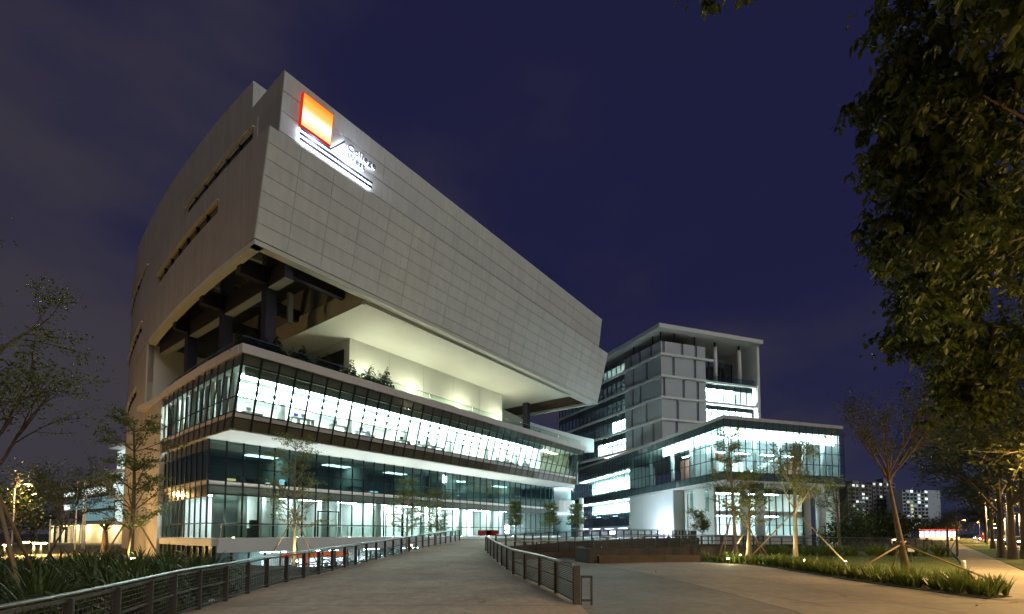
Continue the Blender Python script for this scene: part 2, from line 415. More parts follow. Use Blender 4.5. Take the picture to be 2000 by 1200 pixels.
# paving joints on the ramp: shallow saw cuts as dark strips of real grout
def joint(name, a, c, z0, z1):
    d = (Vector(c)-Vector(a)); n = Vector((-d.y, d.x)).normalized()*.016; b_ = MB(); k = 8
    for i in range(k):
        p, q = Vector(a).lerp(Vector(c), i/k), Vector(a).lerp(Vector(c), (i+1)/k)
        b_.quad((p.x-n.x,p.y-n.y,lerp(z0,z1,i/k)),(q.x-n.x,q.y-n.y,lerp(z0,z1,(i+1)/k)),(q.x+n.x,q.y+n.y,lerp(z0,z1,(i+1)/k)),(p.x+n.x,p.y+n.y,lerp(z0,z1,i/k)))
    return struct(b_.build(name, 'retaining'))
for y in (13.2, 19.0, 24.8, 30.6, 36.4): joint('paving_joint', (interp(y, XL)+.15, y), (interp(y, XR)-.15, y), pz(y)+.016, pz(y)+.016)
for a_, c_ in (((5.6, 31.6), (8.5, 13)), ((9.5, 33.2), (11.2, 9)), ((13.3, 32.8), (14.5, 13)), ((4.6, 26.5), (14.2, 24.5)), ((6.4, 19.5), (14.0, 18.2)), ((7.8, 13.8), (14.0, 13.6))): joint('paving_joint', a_, c_, .010, .010)
# grey path and pale plaza on the right
grey = [(1.86, -12), (30, -12), (26, 0), (16, 14.2), (14, 33.3), (9.4, 33.6), (5.4, 32.0), (4.6, 36), (5.5, 38.5), (3.0, 40.6), (0.2, 37.8), (-1.6, 35.5), (-0.65, 26.6), (0.2, 20.8), (1.3, 16.5), (1.86, 13.5)]
b = MB(); b.poly(grey, -0.5, 0.0); struct(b.build('grey_path', 'paving_grey'))
def curve_pts(pts, n):
    P = [Vector((*p, 0)) if len(p) == 2 else Vector(p) for p in pts]; out = []
    for i in range(len(P)-1):
        p0 = P[max(0,i-1)]; p1 = P[i]; p2 = P[i+1]; p3 = P[min(len(P)-1,i+2)]
        for k in range(n):
            t = k/n; out.append(0.5*((2*p1)+(p2-p0)*t+(2*p0-5*p1+4*p2-p3)*t*t+(3*p1-p0-3*p2+p3)*t**3))
    out.append(P[-1]); return out
edge_l = [onz(u, v, 0) for u, v in ((1158, 1102.5), (1220, 1113), (1300, 1129), (1400, 1153), (1500, 1180), (1580, 1203), (1750, 1260))]
edge_l = curve_pts(edge_l, 4) + [Vector((9.0, 4, 0)), Vector((10.5, -12, 0))]
edge_r = [(30, -12), (26, 0), (14.1, 14.3), (14.05, 19), (14.6, 25), (15.3, 29.7), (13.3, 33.4), (9.4, 33.5)]
b = MB(); b.poly([(p[0], p[1]) for p in edge_l] + edge_r, -0.3, 0.006); struct(b.build('plaza', 'plaza'))
# footpath, verge, lawn and road on the right: all run in the direction (0.875, 1)
def strip(name, xl, xr, y0, y1, z, m, step=6):
    rows = []; y = y0
    while y <= y1: rows.append((xl(y), y, xr(y), y, z)); y += step
    return ribbon(name, rows, m, bottom=z-0.3)
fp = lambda y: 14.2 + (y - 14.4) * 0.878
strip('footpath', lambda y: fp(y), lambda y: fp(y) + 2.9, 14.4, 160, 0.012, 'footpath')
strip('verge', lambda y: fp(y) + 2.95, lambda y: fp(y) + 8.0, -10, 400, 0.03, 'lawn')
strip('road', lambda y: fp(y) + 8.2, lambda y: fp(y) + 21.0, -12, 420, -0.04, 'asphalt')
strip('kerb', lambda y: fp(y) + 8.0, lambda y: fp(y) + 8.2, -12, 420, 0.07, 'band')
mk = MB()
for k in range(24):
    y = 20 + k*9; a = Vector((fp(y) + 14.5, y)); c = Vector((fp(y+3) + 14.5, y+3)); mk.wallseg(a, c, 0.18, -0.05, -0.034)
struct(mk.build('lane_marking', 'road_paint'))
lw = [(14.2, 15.2), (fp(15.5) - 0.15, 15.5), (fp(70) - 0.15, 70), (48, 72), (36, 60), (27, 48), (21, 40), (15.4, 34.6), (16.0, 29.7), (15.2, 25), (14.6, 19)]
b = MB(); b.poly(lw, -0.3, 0.02); struct(b.build('lawn', 'lawn'))

# ================================================================== BUILDING A (left)
A = empty('college_building', PA, ANG_A)
tag(A, 'large white cantilevered college building with brightly lit glass storeys on the left', 'building')
ZT = 17.0
def facade(parent, pos, n, rows, tr=(), out=None, mw=0.06, md=0.16, far_join=None, gap=0.012, names=None):
    """pos(i, z) -> (x, y) plan point of mullion i at height z; rows: (z0, z1, material, name). out: outward plan normal."""
    for (z0, z1, m, nm) in rows:
        if m is None: continue
        join = MB()
        for i in range(n):
            mm = m(i) if callable(m) else m
            if mm is None: continue
            a0 = Vector((*pos(i, z0), z0+gap)); b0 = Vector((*pos(i+1, z0), z0+gap)); a1 = Vector((*pos(i, z1), z1-gap)); b1 = Vector((*pos(i+1, z1), z1-gap))
            d = (b0-a0).normalized()*0.02; nn = Vector((d.y, -d.x, 0)).normalized()*(-0.03 if 'glass' in mm else -0.12)
            p = [a0+d, b0-d, b0-d+nn, a0+d+nn, a1+d, b1-d, b1-d+nn, a1+d+nn]
            if far_join is not None and i >= far_join: join.hexa(p); jm = mm
            else: MB().hexa(p).build(nm, mm, parent)
        if join.v: join.build(nm + '_row', jm, parent, kind='stuff')
    mu = MB(); zs = sorted(set([r[0] for r in rows] + [r[1] for r in rows]))
    for i in range(n+1):
        for z0, z1 in zip(zs[:-1], zs[1:]):
            a = Vector((*pos(i, z0), z0)); c = Vector((*pos(i, z1), z1))
            mu.bar(a, c, mw, md)
    for z in list(tr):
        for i in range(n): mu.bar((*pos(i, z), z), (*pos(i+1, z), z), 0.07, 0.09)
    return mu.build('mullion_grid', 'mullion', parent, kind='stuff')
def slabA(name, d0, d1, t1, z0, z1, m, inset=0.0, parent=None, kind=None):
    n = 10; left = [(cw(lerp(d0, d1, i/n)) + inset, lerp(d0, d1, i/n)) for i in range(n+1)]
    return MB().poly(left[::-1] + [(t1, d0), (t1, d1)] if False else [(t1, d0), (t1, d1)] + left[::-1], z0, z1).build(name, m, parent or A, kind=kind)

# --- tier 1 and tier 2 front walls with their cladding panels
def sloped_wall(nm, t0, t1, d0, z0, d1, z1, th, m):
    b = MB(); b.hexa([(t0,d0,z0),(t1,d0,z0),(t1,d0+th,z0),(t0,d0+th,z0),(t0,d1,z1),(t1,d1,z1),(t1,d1+th,z1),(t0,d1+th,z1)]); return b.build(nm, m, A)
def clad(t_edges, d0, z0, d1, z1, rows, nm='cladding_panel', g=0.012):
    nz_ = Vector((0, -(z1-z0), (d1-d0))).normalized()
    if nz_.y > 0: nz_ = -nz_
    for r in range(rows):
        f0, f1 = r/rows, (r+1)/rows
        for a, c in zip(t_edges[:-1], t_edges[1:]):
            j = rng.uniform(-0.004, 0.006)
            P = []
            for off in (0.005, 0.05 + j):
                for (t, f) in ((a+g, f0), (c-g, f0), (c-g, f1), (a+g, f1)):
                    ff = f + (0.0032 if f == f0 else -0.0032) * (7/rows)
                    P.append(Vector((t, lerp(d0,d1,ff), lerp(z0,z1,ff))) + nz_*off)
            MB().hexa([P[0],P[1],P[2],P[3],P[4],P[5],P[6],P[7]]).build(nm, 'panel', A)
sloped_wall('upper_wall', 0.0, 58.9, 0.0, 25.2, -2.0, 33.4, 0.7, 'panel_back')
te = [0.0, 2.6] + [2.6 + 3*k for k in range(1, 19)] + [58.9]
te = [x for x in te if x <= 56.7] + [58.9]
clad(te, 0.0, 25.2, -2.0, 33.4, 7)
sloped_wall('top_wall', 1.6, 59.0, 0.0, 33.4, -0.9, 39.8, 0.6, 'panel_back')
clad([1.6, 5.0] + [5.0 + 3.4*k for k in range(1, 16)] + [59.0], 0.0, 33.4, -0.9, 39.8, 4, g=0.006)
MB().box(0.02, 58.9, -1.98, 0.0, 33.3, 33.42).build('ledge', 'retaining', A)
# corner end caps of the leaning front walls (their west ends)
MB().hexa([(-0.05,0.0,25.2),(0.0,0.0,25.2),(0.0,0.72,25.2),(-0.05,0.72,25.2),(-0.05,-2.05,33.4),(0.0,-2.05,33.4),(0.0,0.72,33.4),(-0.05,0.72,33.4)]).build('corner_return', 'render_wall', A)
MB().hexa([(1.55,0.0,33.4),(1.6,0.0,33.4),(1.6,6.0,33.4),(1.55,6.0,33.4),(1.55,-0.95,39.8),(1.6,-0.95,39.8),(1.75,6.0,39.8),(1.7,6.0,39.8)]).build('corner_return', 'render_wall', A)
# lip under the front wall and its shadow gap
MB().box(0.02, 58.9, 0.03, 0.85, 24.78, 25.19).build('front_lip', 'cream', A)
MB().box(11.2, 58.0, 0.88, 1.6, 24.72, 24.9).build('lip_gutter', 'band', A)

# --- west wall, curved, with slit windows
def curved_wall(nm, d0, d1, z0, z1, off, th, m, openings=(), n=28):
    ds = sorted(set([round(lerp(d0, d1, i/n), 3) for i in range(n+1)] + [o[0] for o in openings] + [o[1] for o in openings]))
    zs = sorted(set([z0, z1] + [o[2] for o in openings] + [o[3] for o in openings]))
    b = MB()
    hole = lambda da, db, za, zb: any(o[0]-1e-3 <= da and db <= o[1]+1e-3 and o[2]-1e-3 <= za and zb <= o[3]+1e-3 for o in openings)
    for i in range(len(ds)-1):
        for j in range(len(zs)-1):
            da, db, za, zb = ds[i], ds[i+1], zs[j], zs[j+1]
            if hole(da, db, za, zb): continue
            ta, tb = cw(da)+off(da), cw(db)+off(db)
            b.hexa([(ta,da,za),(ta+th,da,za),(tb+th,db,za),(tb,db,za),(ta,da,zb),(ta+th,da,zb),(tb+th,db,zb),(tb,db,zb)])
    b.build(nm, m, A)
    for o in openings:
        k = max(2, int((o[1]-o[0]) / 2.4)); w = None
        for i in range(k):
            da, db = lerp(o[0], o[1], i/k), lerp(o[0], o[1], (i+1)/k)
            ta, tb = cw(da)+off(da)+0.15, cw(db)+off(db)+0.15
            lit = len(o) > 4 and i in o[4]
            w = MB().hexa([(ta,da+.05,o[2]),(ta+.05,da+.05,o[2]),(tb+.05,db-.05,o[2]),(tb,db-.05,o[2]),(ta,da+.05,o[3]),(ta+.05,da+.05,o[3]),(tb+.05,db-.05,o[3]),(tb,db-.05,o[3])]).build('slit_window', 'win_bright' if lit else 'slit_glass', A)
            MB().hexa([(ta-.14,da-.06,o[2]),(ta+.05,da-.06,o[2]),(ta+.05,da+.06,o[2]),(ta-.14,da+.06,o[2]),(ta-.14,da-.06,o[3]),(ta+.05,da-.06,o[3]),(ta+.05,da+.06,o[3]),(ta-.14,da+.06,o[3])]).build('slit_mullion', 'mullion', A)
        kk = 8; hb = MB()
        for i in range(kk):     # projecting hood over the slit
            da, db = lerp(o[0]-.3, o[1]+.3, i/kk), lerp(o[0]-.3, o[1]+.3, (i+1)/kk); ta, tb = cw(da)+off(da), cw(db)+off(db)
            hb.hexa([(ta-.22,da,o[3]+.003),(ta-.004,da,o[3]+.003),(tb-.004,db,o[3]+.003),(tb-.22,db,o[3]+.003),(ta-.22,da,o[3]+.07),(ta-.004,da,o[3]+.07),(tb-.004,db,o[3]+.07),(tb-.22,db,o[3]+.07)])
        hb.build('slit_hood', 'cream', A)
        db_ = MB()
        for i in range(kk):
            da, db = lerp(o[0], o[1], i/kk), lerp(o[0], o[1], (i+1)/kk); ta, tb = cw(da)+off(da)+.75, cw(db)+off(db)+.75
            db_.hexa([(ta,da,o[2]-.3),(ta+.1,da,o[2]-.3),(tb+.1,db,o[2]-.3),(tb,db,o[2]-.3),(ta,da,o[3]+.3),(ta+.1,da,o[3]+.3),(tb+.1,db,o[3]+.3),(tb,db,o[3]+.3)])
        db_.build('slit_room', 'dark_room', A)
z_off = lambda d: 0.0
o_back = lambda d: interp(d, [(0, 2.2), (6, 2.1), (45, 0.15), (70, 0.0)])
curved_wall('west_wall', 0.0, 64, 25.2, 33.4, z_off, 0.6, 'render_wall', [(7.3, 26.2, 30.35, 31.3, {7}), (36, 57, 28.0, 29.0)])
curved_wall('west_wall', 0.0, 64, 33.4, 35.2, z_off, 0.04, 'render_wall', [(0.8, 15.8, 33.75, 34.55)])
curved_wall('west_wall', 6.0, 64, 35.2, 43.4, o_back, 0.6, 'render_wall', [(37, 57, 36.3, 37.2)])
curved_wall('west_wall', 31.0, 64, 16.6, 25.2, lambda d: 0.06, 0.6, 'render_wall', [(39.6, 56, 20.2, 21.2)])
curved_wall('west_wall', 22.6, 64, -3.4, 16.6, lambda d: 0.03, 0.6, 'render_wall')
lip = MB()
for i in range(24):
    da, db = lerp(0.12, 31, i/24), lerp(0.12, 31, (i+1)/24); ta, tb = cw(da)+.03, cw(db)+.03
    lip.hexa([(ta,da,24.78),(ta+.75,da,24.78),(tb+.75,db,24.78),(tb,db,24.78),(ta,da,25.2),(ta+.75,da,25.2),(tb+.75,db,25.2),(tb,db,25.2)])
lip.build('west_lip', 'cream', A)
MB().box(cw(6)+2.1, 30, 5.9, 6.5, 39.8, 43.4).build('penthouse_wall', 'panel', A)
# roofs and hidden sides
MB().poly([(1.8, -0.6), (59, -0.6), (59, 40), (6, 40)], 39.3, 39.6).build('roof', 'panel_back', A)
MB().poly([(cw(6)+2.7, 6.5), (59, 6.5), (59, 62), (10, 62)], 43.1, 43.3).build('roof', 'panel_back', A)
MB().box(58.3, 58.9, 0.7, 60, 25.2, 39.3).build('east_wall', 'panel', A)
MB().box(cw(64), 58.9, 63.4, 64, -3, 43.4).build('north_wall', 'render_wall', A)
MB().box(58.3, 58.9, 0.9, 30, 24.78, 25.2).build('east_lip', 'cream', A)
# north-west loggia with lit bays
for z in (3.5, 8.0, 12.5, 17.0):
    MB().box(cw(64)-0.9, cw(64)+3, 64.05, 70, z, z+0.5).build('loggia_slab', 'white_paint', A)
for z in (4.0, 8.5, 13.0): MB().box(cw(64)+0.3, cw(64)+3, 64.2, 69.6, z+0.1, z+3.6).build('loggia_light', 'win_white', A)

# --- return block on the terrace, terrace floor, cornice
MB().box(cw(31)+.06, 9.0, 31.0, 31.6, 16.6, 24.78).build('terrace_end_wall', 'cream', A)
slabA('terrace_floor', 3.2, 31.0, 57.2, 16.55, 16.95, 'paving_grey', 0.25)
cor = MB(); cor.box(0.05, 57.6, 1.62, 2.3, 16.45, 17.2)
for i in range(12):
    da, db = lerp(2.3, 24.4, i/12), lerp(2.3, 24.4, (i+1)/12); ta, tb = cw(da)-.02, cw(db)-.02
    cor.hexa([(ta,da,16.45),(ta+.6,da,16.45),(tb+.6,db,16.45),(tb,db,16.45),(ta,da,17.2),(ta+.6,da,17.2),(tb+.6,db,17.2),(tb,db,17.2)])
cor.box(57.0, 57.6, 2.3, 20, 16.45, 17.2)
cor.build('cornice', 'band', A)
# cornice: short piece closing the west end of the terrace
MB().box(cw(24.4)-.02, cw(31)+.8, 24.4, 31.0, 16.45, 17.0).build('cornice_end', 'band', A)

# --- open steel frame in the corner, lit ceiling and lit wall behind the terrace
MB().poly([(0.7, 0.75), (58.2, 0.75), (58.2, 50), (cw(50)+.7, 50), (cw(31)+.7, 31), (cw(15)+.7, 15)], 29.4, 29.7).build('frame_ceiling', 'frame_panel', A)
ce = MB().box(11.0, 51.0, 1.0, 22, 24.5, 25.3); ce.build('terrace_ceiling', 'cream', A)
MB().box(10.7, 11.0, 0.9, 30, 24.3, 26.2).build('ceiling_fascia', 'cream', A)
MB().box(11.0, 11.2, 0.9, 30, 26.2, 29.4).build('ceiling_side', 'interior_grey', A)
MB().box(15.1, 43.6, 9.35, 9.9, 16.95, 24.5).build('terrace_wall', 'cream', A)
for k in range(1, 5):
    MB().box(15.1 + 5.7*k - .015, 15.1 + 5.7*k + .015, 9.33, 9.36, 17.2, 24.45).build('wall_joint', 'band', A)
MB().box(15.1, 15.6, 9.9, 26, 16.95, 24.5).build('terrace_side_wall', 'cream', A)
MB().box(15.04, 15.12, 10.4, 15.2, 17.0, 23.4).build('dark_opening', 'black', A)
MB().box(43.1, 43.6, 9.9, 26, 16.95, 24.5).build('terrace_side_wall', 'cream', A)
MB().box(11.0, 51, 22, 22.5, 16.95, 24.5).build('terrace_back_wall', 'interior_grey', A)
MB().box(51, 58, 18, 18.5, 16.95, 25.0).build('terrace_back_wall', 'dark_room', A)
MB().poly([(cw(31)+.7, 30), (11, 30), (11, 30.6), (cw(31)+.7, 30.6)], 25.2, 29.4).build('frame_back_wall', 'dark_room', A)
for (t, d) in ((3.3, 4.2), (3.3, 12.8), (3.3, 21.5), (50.2, 9.2)):
    MB().box(t-.46, t+.46, d-.46, d+.46, 16.95, 29.4).build('steel_column', 'beam', A)
for d in (4.2, 12.8, 21.5):
    MB().box(cw(d)+.65, 2.74, d-.35, d+.35, 24.0, 25.5).build('steel_beam', 'beam', A)
    MB().box(3.86, 10.7, d-.3, d+.3, 25.7, 26.9).build('steel_beam', 'beam', A)
for d0, d1 in ((0.85, 3.64), (4.76, 12.24), (13.36, 20.94), (22.06, 30)):
    MB().box(2.95, 3.65, d0, d1, 23.6, 25.3).build('steel_beam', 'beam', A)
    MB().box(2.9, 3.7, d0, d1, 23.52, 23.6).build('beam_flange', 'beam_light', A)  # flange colour is paler and greener, with the light on it painted in
MB().box(7.4, 7.9, 8.6, 8.9, 23.4, 26.5).build('frame_hanger', 'beam_light', A)
for d in (8.5, 17.2): MB().box(cw(d)+.65, 10.9, d-.2, d+.2, 28.2, 29.38).build('roof_joist', 'beam_light', A)
for t in (7.2,): MB().box(t-.2, t+.2, 0.75, 30, 28.0, 29.37).build('roof_joist', 'beam_light', A)
for k in range(6): MB().box(51.5+k*1.2, 51.7+k*1.2, 0.9, 18, 25.0, 25.6).build('roof_joist', 'corten', A)
MB().box(4.4, 10.6, 17.5, 17.8, 16.95, 19.6).build('screen_wall', 'cream', A)
# glass balustrade along the terrace edge
rail = MB()
for k in range(38):
    t0, t1 = 0.5 + k*1.5, 0.5 + (k+1)*1.5 - 0.03
    MB().box(t0, t1, 2.75, 2.77, 17.0, 18.25).build('balustrade_pane', 'glass_rail', A)
for k in range(14):
    da, db = 2.8 + k*1.5, 2.8 + (k+1)*1.5 - 0.03; ta, tb = cw(da)+.75, cw(db)+.75
    MB().hexa([(ta,da,17.0),(ta+.02,da,17.0),(tb+.02,db,17.0),(tb,db,17.0),(ta,da,18.25),(ta+.02,da,18.25),(tb+.02,db,18.25),(tb,db,18.25)]).build('balustrade_pane', 'glass_rail', A)
rail.bar((0.5,2.76,18.27),(57.5,2.76,18.27),.05)
for k in range(14): rail.bar((cw(2.8+k*1.5)+.76,2.8+k*1.5,18.27),(cw(4.3+k*1.5)+.76,4.3+k*1.5,18.27),.05)
rail.build('balustrade_rail', 'handrail', A)

# --- projecting glass storey (z 10.55 - 16.45), leaning outwards
ovd = lambda z: lerp(3.6, 1.85, (z-10.6)/(16.45-10.6))
NB = 38; TB = 57.0/NB
def pos_front(i, z): return (0.25 + i*TB, ovd(z))
def rows_band(i): return 'spandrel_brown'
Vg = 'glass'
facade(A, pos_front, NB, [(10.6, 11.5, 'spandrel_brown', 'spandrel_panel'), (11.5, 11.95, 'band', 'band_panel'), (11.95, 13.15, Vg, 'glass_pane'), (13.15, 15.65, Vg, 'glass_pane'), (15.65, 16.45, 'spandrel', 'spandrel_panel')], tr=(11.5, 11.95, 13.15, 15.65), mw=0.07, md=0.16)
NL = 14
def pos_left(i, z):
    d = lerp(23.2, ovd(z), i/NL); return (cw(d)+.18, d)
facade(A, pos_left, NL, [(10.6, 11.5, 'spandrel_brown', 'spandrel_panel'), (11.5, 11.95, 'band', 'band_panel'), (11.95, 13.15, Vg, 'glass_pane'), (13.15, 15.65, Vg, 'glass_pane'), (15.65, 16.45, 'spandrel', 'spandrel_panel')], tr=(11.5, 11.95, 13.15, 15.65), mw=0.09, md=0.10)
slabA('soffit', 3.75, 20, 57.1, 10.5, 10.58, 'soffit', 0.25)
slabA('storey_floor', 3.75, 20, 57.0, 11.5, 11.9, 'office_floor', 0.35)
slabA('storey_ceiling', 2.3, 20, 57.0, 15.75, 16.2, 'interior', 0.35)
MB().box(0.9, 57, 14.0, 14.3, 11.9, 15.75).build('room_wall', 'interior', A)
MB().box(56.7, 57.0, 3.0, 20, 10.6, 16.4).build('room_end_wall', 'interior_grey', A)
for t, d0 in ((2.6, 9.0), (9.5, 7.5), (16, 8.4), (24, 6.2), (31, 7.4), (38, 6.2), (45.8, 3.4), (54.6, 3.4)):
    MB().box(t, t+.15, d0, 14, 11.9, 15.75).build('partition', 'interior' if t < 54 else 'dark_room', A)
MB().box(1.5, 20, 18.8, 19.1, 11.9, 15.75).build('room_wall', 'interior', A)
for t0 in np.arange(1.6, 45, 5.4):
    for d in (4.6, 7.6, 10.6):
        MB().box(t0, t0+5.0, d, d+1.5, 15.70, 15.745).build('ceiling_light', 'light_panel', A)
for d in (16.0, 18.0, 20.4):
    MB().box(cw(d)+1.2, 9, d, d+1.0, 15.70, 15.745).build('ceiling_light', 'light_white', A)
for t0 in (46.8, 50.6): 
    for d in (5.2, 8.8): MB().box(t0, t0+3.2, d, d+.5, 15.70, 15.745).build('ceiling_light', 'light_yellow', A)
MB().box(0.8, 45.5, 2.75, 2.85, 15.0, 15.72).build('window_blind', 'interior_grey', A)
# furniture seen through the glass
for k in range(16):
    t = rng.uniform(1.5, 44); d = rng.uniform(4.4, 6.4); w = rng.uniform(1.0, 2.0); h = rng.uniform(0.7, 1.25)
    MB().box(t, t+w, d, d+.7, 11.9+h-.06, 11.9+h).box(t+.05, t+.1, d+.05, d+.65, 11.9, 11.9+h-.06).box(t+w-.1, t+w-.05, d+.05, d+.65, 11.9, 11.9+h-.06).build('desk', rng.choice(['furniture', 'furniture', 'interior_grey']), A)
    MB().box(t+.3, t+.75, d+.25, d+.3, 11.9+h+.1, 11.9+h+.42).box(t+.5, t+.55, d+.3, d+.34, 11.9+h, 11.9+h+.12).build('monitor', rng.choice(['black', 'furniture', 'furniture_blue']), A)
for k in range(12):
    d = 5 + k*1.4; MB().box(cw(d)+.9, cw(d)+1.2, d, d+.9, 11.9, 15.7).build('curtain', 'interior_grey' if k % 3 else 'interior', A)

for k in range(18):
    t = 2.8 + k*2.35 + rng.uniform(-.4,.4); h = rng.choice([.9, 1.2, 2.0, 2.3]); MB().box(t, t+rng.uniform(.8,1.7), 13.3, 13.95, 11.9, 11.9+h).build('cabinet', rng.choice(['interior_grey', 'furniture', 'interior_grey', 'furniture_red', 'wood_wall']), A)
for t in (5.4, 12.6, 20, 27.6, 35, 42): MB().lathe([(.35,0),(.35,3.8)], 14, (t, 5.6, 11.9)).build('interior_column', 'interior', A, smooth=True)
# --- floors 1 and 2 (set back)
LD = 9.2; NF = 39; TF = 58.2/NF
def pos_low(i, z): return (0.75 + i*TF, LD)
def gl2(i): return 'glass_dark'
def gl1(i): return 'glass'
facade(A, pos_low, NF, [(1.62, 5.55, gl1, 'glass_pane'), (5.55, 6.35, 'spandrel', 'spandrel_panel'), (6.35, 6.8, 'band', 'band_panel'), (6.8, 8.15, gl2, 'glass_pane'), (8.15, 10.5, gl2, 'glass_pane')], tr=(2.9, 5.55, 6.35, 6.8, 8.15), mw=0.06, md=0.16)
NL2 = 9
def pos_lowl(i, z):
    d = lerp(22.5, LD, i/NL2); return (cw(d)+.55, d)
facade(A, pos_lowl, NL2, [(1.62, 2.9, 'glass', 'glass_pane'), (2.9, 5.3, 'glass', 'glass_pane'), (5.3, 6.35, 'spandrel', 'spandrel_panel'), (6.35, 6.8, 'band', 'band_panel'), (6.8, 9.5, 'glass_dark', 'glass_pane'), (9.5, 10.5, 'spandrel', 'spandrel_panel')], tr=(2.9, 5.3, 6.35, 6.8, 9.5), mw=0.10, md=0.12)
slabA('storey_floor', LD+.15, 22.5, 58.8, 6.4, 6.75, 'office_floor', 0.7)
slabA('storey_ceiling', LD+.15, 22.5, 58.8, 10.2, 10.45, 'interior_grey', 0.7)
slabA('storey_floor', LD+.15, 22.5, 58.8, 1.2, 1.58, 'office_floor', 0.7)
slabA('storey_ceiling', LD+.15, 22.5, 58.8, 5.75, 6.2, 'interior', 0.7)
MB().box(1.5, 58.6, 16.5, 16.8, 1.58, 5.75).build('room_wall', 'interior', A)
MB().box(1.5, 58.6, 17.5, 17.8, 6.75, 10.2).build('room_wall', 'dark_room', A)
MB().box(58.55, 58.85, LD+.1, 22, -1, 10.5).build('room_end_wall', 'interior_grey', A)
for t, d0, m in ((5.9, 10.2, 'interior'), (7.4, 9.9, 'interior'), (10.3, 11.2, 'interior'), (14.4, 10.4, 'interior'), (19.2, 10.0, 'interior_grey'), (24, 10.3, 'interior'), (31, 10.3, 'interior'), (38, 11, 'interior'), (45, 10.4, 'interior_grey'), (52, 10.2, 'interior_grey')):
    MB().box(t, t+.2, d0, 16.5, 1.58, 5.75).build('partition', m, A)
for t in (4.4, 13.2, 20.4, 27.6, 35, 42, 49): MB().lathe([(.4,0),(.4,4.15)], 14, (t, 10.6, 1.58)).build('interior_column', 'interior', A, smooth=True)
MB().box(2.2, 5.2, 11.6, 11.9, 1.58, 5.75).build('partition', 'interior_grey', A)
for t0 in np.arange(6.2, 44, 4.6):
    for d in ((10.6, 13.4) if t0 > 14 else (13.0,)):
        MB().box(t0, t0+3.8, d, d+(.55 if t0 > 14 else .35), 5.70, 5.745).build('ceiling_light', 'light_white' if t0 > 14 else 'light_soft', A)
for d in (14, 17, 20): MB().box(cw(d)+1.3, 6, d, d+.4, 5.70, 5.745).build('ceiling_light', 'light_white', A)
for t0 in (47, 53): MB().box(t0, t0+1.2, 12, 12.4, 5.70, 5.745).build('ceiling_light', 'light_soft', A)
MB().box(4.2, 6.0, 10.4, 11.0, 1.58, 2.5).build('sofa', 'black', A)
MB().box(5.2, 5.9, 10.45, 10.9, 2.5, 3.3).build('monitor', 'black', A)
# doors in the ground floor glass
for t in (0.75+7*TF, 0.75+13*TF, 0.75+18*TF):
    fr = MB(); w = 2*TF
    fr.box(t+.2, t+.32, LD-.12, LD-.03, 1.62, 4.3); fr.box(t+w-.32, t+w-.2, LD-.12, LD-.03, 1.62, 4.3); fr.box(t+.2, t+w-.2, LD-.12, LD-.03, 4.3, 4.42); fr.box(t+w/2-.07, t+w/2+.07, LD-.12, LD-.03, 1.62, 4.3)
    dd = fr.build('door', 'mullion', A); MB().bar((t+w/2+.16, LD-.2, 2.4), (t+w/2+.16, LD-.2, 3.1), .04).build('handle', 'handrail', dd)
for t in (6, 15, 24, 36, 47): MB().box(t, t+3.2, 13.2, 14.4, 10.14, 10.18).build('ceiling_light', 'light_fill', A)  # added teal panels brighten this floor in place of reflected light
for t in (9.5, 18.5, 28, 41, 50): MB().box(t, t+.2, 10.6, 17.5, 6.76, 10.2).build('partition', 'interior_grey', A)
# dim things on the dark floor 2
for k in range(16):
    t = rng.uniform(4, 40); d = rng.uniform(11, 16.5); h = rng.uniform(.6, 1.1)
    MB().box(t, t+rng.uniform(.4,1.3), d, d+.1, 6.8, 6.8+h).build('screen', rng.choice(['screen_blue', 'screen_blue', 'dark_room', 'screen_warm']), A)
for k in range(7):
    t = 4 + k*6.2; MB().box(t, t+2.2, 10.6, 11.6, 7.45, 7.52).box(t+.1, t+.2, 10.7, 11.5, 6.76, 7.45).box(t+2.0, t+2.1, 10.7, 11.5, 6.76, 7.45).build('desk', 'interior_grey', A)
MB().box(30.5, 33.4, 9.7, 16, 6.76, 10.2).build('lobby_core', 'interior', A)
MB().box(30.6, 31.2, 9.62, 9.68, 9.2, 10.0).build('ceiling_light', 'light_soft', A)
# added uplights along the plinth, an unseen source that brightens the soffit
for k in range(8):
    up = empty('plinth_fill_light', a_wld(2.5 + k*6.0, 7.9, 1.58)); tag(up, 'added fill uplight on the ground terrace, %s from the left glass corner' % ['first', 'second', 'third', 'fourth', 'fifth', 'sixth', 'seventh', 'eighth'][k], 'uplight', 'added fill uplights along the ground terrace')
    MB().lathe([(.14,-.02),(.14,.03),(.11,.03)], 12).build('bezel', 'steel_dark', up); MB().lathe([(.1,.031),(.1,.04)], 12).build('lens', 'light_uplight', up)
    lamp('uplight_lamp', (0,0,.15), 1900, (.88,1.0,.93), up, .1, 120, (.16*0+.0,-.0,1))
# plinth and ground terrace with glass rail
MB().poly([(0.8, 7.0), (34, 7.0), (60, 8.4), (60, 9.05), (0.8, 9.05)], 0.3, 1.58).build('plinth', 'white_paint', A)
MB().poly([(0.55, 9.05), (0.55, 22.5), (cw(22.5)+.45, 22.5), (cw(16)+.35, 16), (cw(12)+.25, 9.05)], 0.9, 1.56).build('plinth', 'band', A) if False else None
pl = MB()
for i in range(8):
    da, db = lerp(7.0, 22.5, i/8), lerp(7.0, 22.5, (i+1)/8); pl.hexa([(cw(da)+.25,da,.9),(cw(da)+.8,da,.9),(cw(db)+.8,db,.9),(cw(db)+.25,db,.9),(cw(da)+.25,da,1.5),(cw(da)+.8,da,1.5),(cw(db)+.8,db,1.5),(cw(db)+.25,db,1.5)])
pl.build('plinth_edge', 'band', A)
def pos_b(i, z):
    d = lerp(22.5, 7.2, i/10); return (cw(d)+.5, d)
